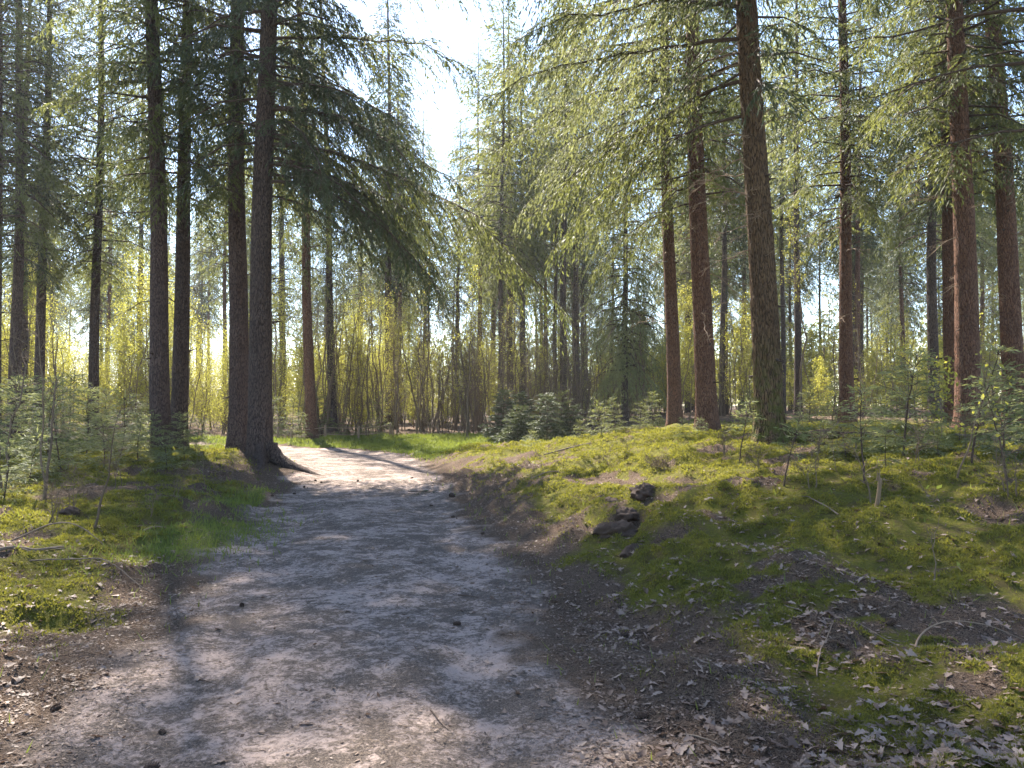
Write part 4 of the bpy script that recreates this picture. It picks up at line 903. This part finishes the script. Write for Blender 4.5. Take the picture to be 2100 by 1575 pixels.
def leaf_density(x, y):
    _pm, _ms, _g, d, side = masks(x, y)
    r = (side > 0) * np.exp(-((d - 1.15) / .95) ** 2) * (1 - ss(5.5, 10, y)) + .30 * (side > 0) * ss(1, 2, d) * (1 - ss(8, 13, y))
    l = (side < 0) * (np.exp(-((d - .55) / .5) ** 2) * .45 + .12 * ss(.5, 1, d)) * (1 - ss(6.5, 10, y))
    cl = ss(.42, .66, fbm(x * 2.2, y * 2.2, 88, 3))
    return (r + l) * (.25 + 1.1 * cl) + .012
def sample(n, dens, xr, yr, g, pw=1.0):
    out = []
    k = 0
    while k < n:
        m = 20000; y = yr[0] + (yr[1] - yr[0]) * g.random(m) ** pw; x = (g.random(m) * 2 - 1) * (y * .70 + .3)
        keep = g.random(m) < dens(x, y); out.append(np.stack([x[keep], y[keep]], -1)); k += keep.sum()
    return np.concatenate(out)[:n]
g = np.random.default_rng(71)
S = sample(3000, leaf_density, None, (3.0, 13.0), g, 1.25)
S = S[np.argsort(S[:, 1])]; Z = terrain(S[:, 0], S[:, 1])
near = np.zeros(len(S), bool); near[g.permutation(min(800, len(S)))[:300]] = True
litter = MB()
for i, (x, y) in enumerate(S):
    s = g.uniform(.3, .9) if not near[i] else g.uniform(.5, 1.05); rot = (g.normal(0, .28), g.normal(0, .28), g.uniform(0, 6.28)); k = int(g.integers(0, 8)); ti = int(g.choice(4, p=(.25, .3, .25, .2)))
    if near[i]: obj('leaf', LEAFM[k][ti], GROUND, (x, y, Z[i] + .006), rot, s)
    else:
        M = np.array(Matrix.Translation((x, y, Z[i] + .006)) @ Euler(rot).to_matrix().to_4x4() @ Matrix.Scale(s, 4))
        v, q = LEAFS[k]; litter.add(v @ M[:3, :3].T + M[:3, 3], q, None, 0, (.15, .5, .8, 1.0)[ti])
tag(obj('leaf_litter', litter.mesh('leaf_litter', (M_LEAF,))), 'scattered brown oak leaves over moss and path edge', 'leaves', kind='stuff')

# ---------------------------------------------------------------- moss, grass, dry needles
g = np.random.default_rng(72)
def blades(name, S, hgt, wid, mat, label, cat, lean=.5, tri=True):
    n = len(S); Z = terrain(S[:, 0], S[:, 1]); a = g.random(n) * 6.283; b_ = g.random(n) * 6.283
    l = hgt * g.uniform(.5, 1.3, n); wv = wid * g.uniform(.6, 1.3, n); ln = l * lean * np.abs(g.normal(0, 1, n))
    base = np.column_stack([S, Z - .004]); sd_ = np.column_stack([np.cos(a), np.sin(a), 0 * a]) * wv[:, None] * .5
    tip = base + np.column_stack([np.cos(b_) * ln, np.sin(b_) * ln, l])
    v = np.stack([base - sd_, base + sd_, tip], 1).reshape(-1, 3)
    tt = np.repeat(g.random(n) * .7, 3); tt[2::3] += .3
    o = obj(name, make_mesh(name, v, None, np.arange(3 * n).reshape(-1, 3), mats=(mat,), attrs={'tint': tt})); tag(o, label, cat, kind='stuff')
def moss_d(x, y): return masks(x, y)[1] * (.06 + ss(.42, .58, fbm(x * 4, y * 4, 91, 3)))
Sm = sample(300000, moss_d, None, (3.0, 24.0), g, 1.5); dist = np.hypot(Sm[:, 0], Sm[:, 1])
blades('moss', Sm, .012 + .0018 * dist, .005 + .0011 * dist, M_MOSS, 'cushions of yellow green moss covering both banks', 'moss', 1.0)
def grass_d(x, y): return masks(x, y)[2] * .8 + .012 * (path_sd(x, y)[0] > -.3)
Sg = sample(52000, grass_d, None, (3.2, 34.0), g, .8); dist = np.hypot(Sg[:, 0], Sg[:, 1])
blades('grass', Sg, .055 + .0020 * dist, .004 + .0010 * dist, M_GRASS, 'short fresh green grass along the path edges', 'grass', .6)
def need_d(x, y):
    d = path_sd(x, y)[0]; return np.where(d < 1.6, .2 + .5 * ss(-.6, .2, d) + ss(.45, .62, fbm(x * 1.9, y * 1.9, 95, 4)), .3)
Sn = sample(60000, need_d, None, (2.9, 14.0), g, 1.5); n = len(Sn); a = g.random(n) * 6.283; l = g.uniform(.012, .05, n); wv = g.uniform(.0012, .0032, n) * (1 + .12 * Sn[:, 1])
bend = g.normal(0, .25, n)
P = np.column_stack([Sn, terrain(Sn[:, 0], Sn[:, 1]) + .003]); D = np.column_stack([np.cos(a), np.sin(a), g.normal(0, .15, n)])
mb = MB(); lozenges(mb, P, D, l, wv, np.tile([0, 0, 1.], (n, 1)) + g.normal(0, .2, (n, 3)), 0, g.random(n))
tag(obj('needle_litter', mb.mesh('needle_litter', (M_DRYNEEDLE,))), 'dry brown needles and bits of twig strewn on the sand', 'needles', kind='stuff')


# crumbled leaf bits and bark flakes in the brown strips beside the sand
def crumb_d(x, y):
    _p, m_, _g, d, _s = masks(x, y); return np.clip((1 - m_) * ss(-.7, .1, d) * .9 + .10, 0, 1) * (.35 + .65 * ss(.4, .6, fbm(x * 3, y * 3, 99, 3)))
Sc = sample(42000, crumb_d, None, (2.9, 17.0), g, 1.45); n = len(Sc)
P = np.column_stack([Sc, terrain(Sc[:, 0], Sc[:, 1]) + .004]); mb = MB()
lozenges(mb, P, np.column_stack([g.normal(0, 1, (n, 2)), g.normal(0, .25, n)]), g.uniform(.008, .034, n) * (1 + .05 * Sc[:, 1]), g.uniform(.004, .016, n) * (1 + .05 * Sc[:, 1]), np.tile([0, 0, 1.], (n, 1)) + g.normal(0, .45, (n, 3)), 0, g.random(n) ** 1.5)
tag(obj('leaf_crumbs', mb.mesh('leaf_crumbs', (M_LEAF,))), 'crumbled brown leaf bits strewn along the path edges', 'leaves', kind='stuff')

# ---------------------------------------------------------------- the air of the wood
m, nt, out = new_mat('woodland_air'); pv = nt.nodes.new('ShaderNodeVolumePrincipled')
pv.inputs['Color'].default_value = (.92, .95, 1, 1); pv.inputs['Density'].default_value = .00042; pv.inputs['Anisotropy'].default_value = .3
nt.links.new(pv.outputs[0], out.inputs['Volume'])
x0, x1, y0, y1, z0, z1 = -260, 260, -70, 260, -3.5, 34
v = [(x, y, z) for z in (z0, z1) for y in (y0, y1) for x in (x0, x1)]
q = [(0, 2, 3, 1), (4, 5, 7, 6), (0, 1, 5, 4), (2, 6, 7, 3), (0, 4, 6, 2), (1, 3, 7, 5)]
tag(obj('haze', make_mesh('haze', v, q, mats=(m,), smooth=False)), 'thin pale haze filling the air between the trees', 'haze', kind='stuff')
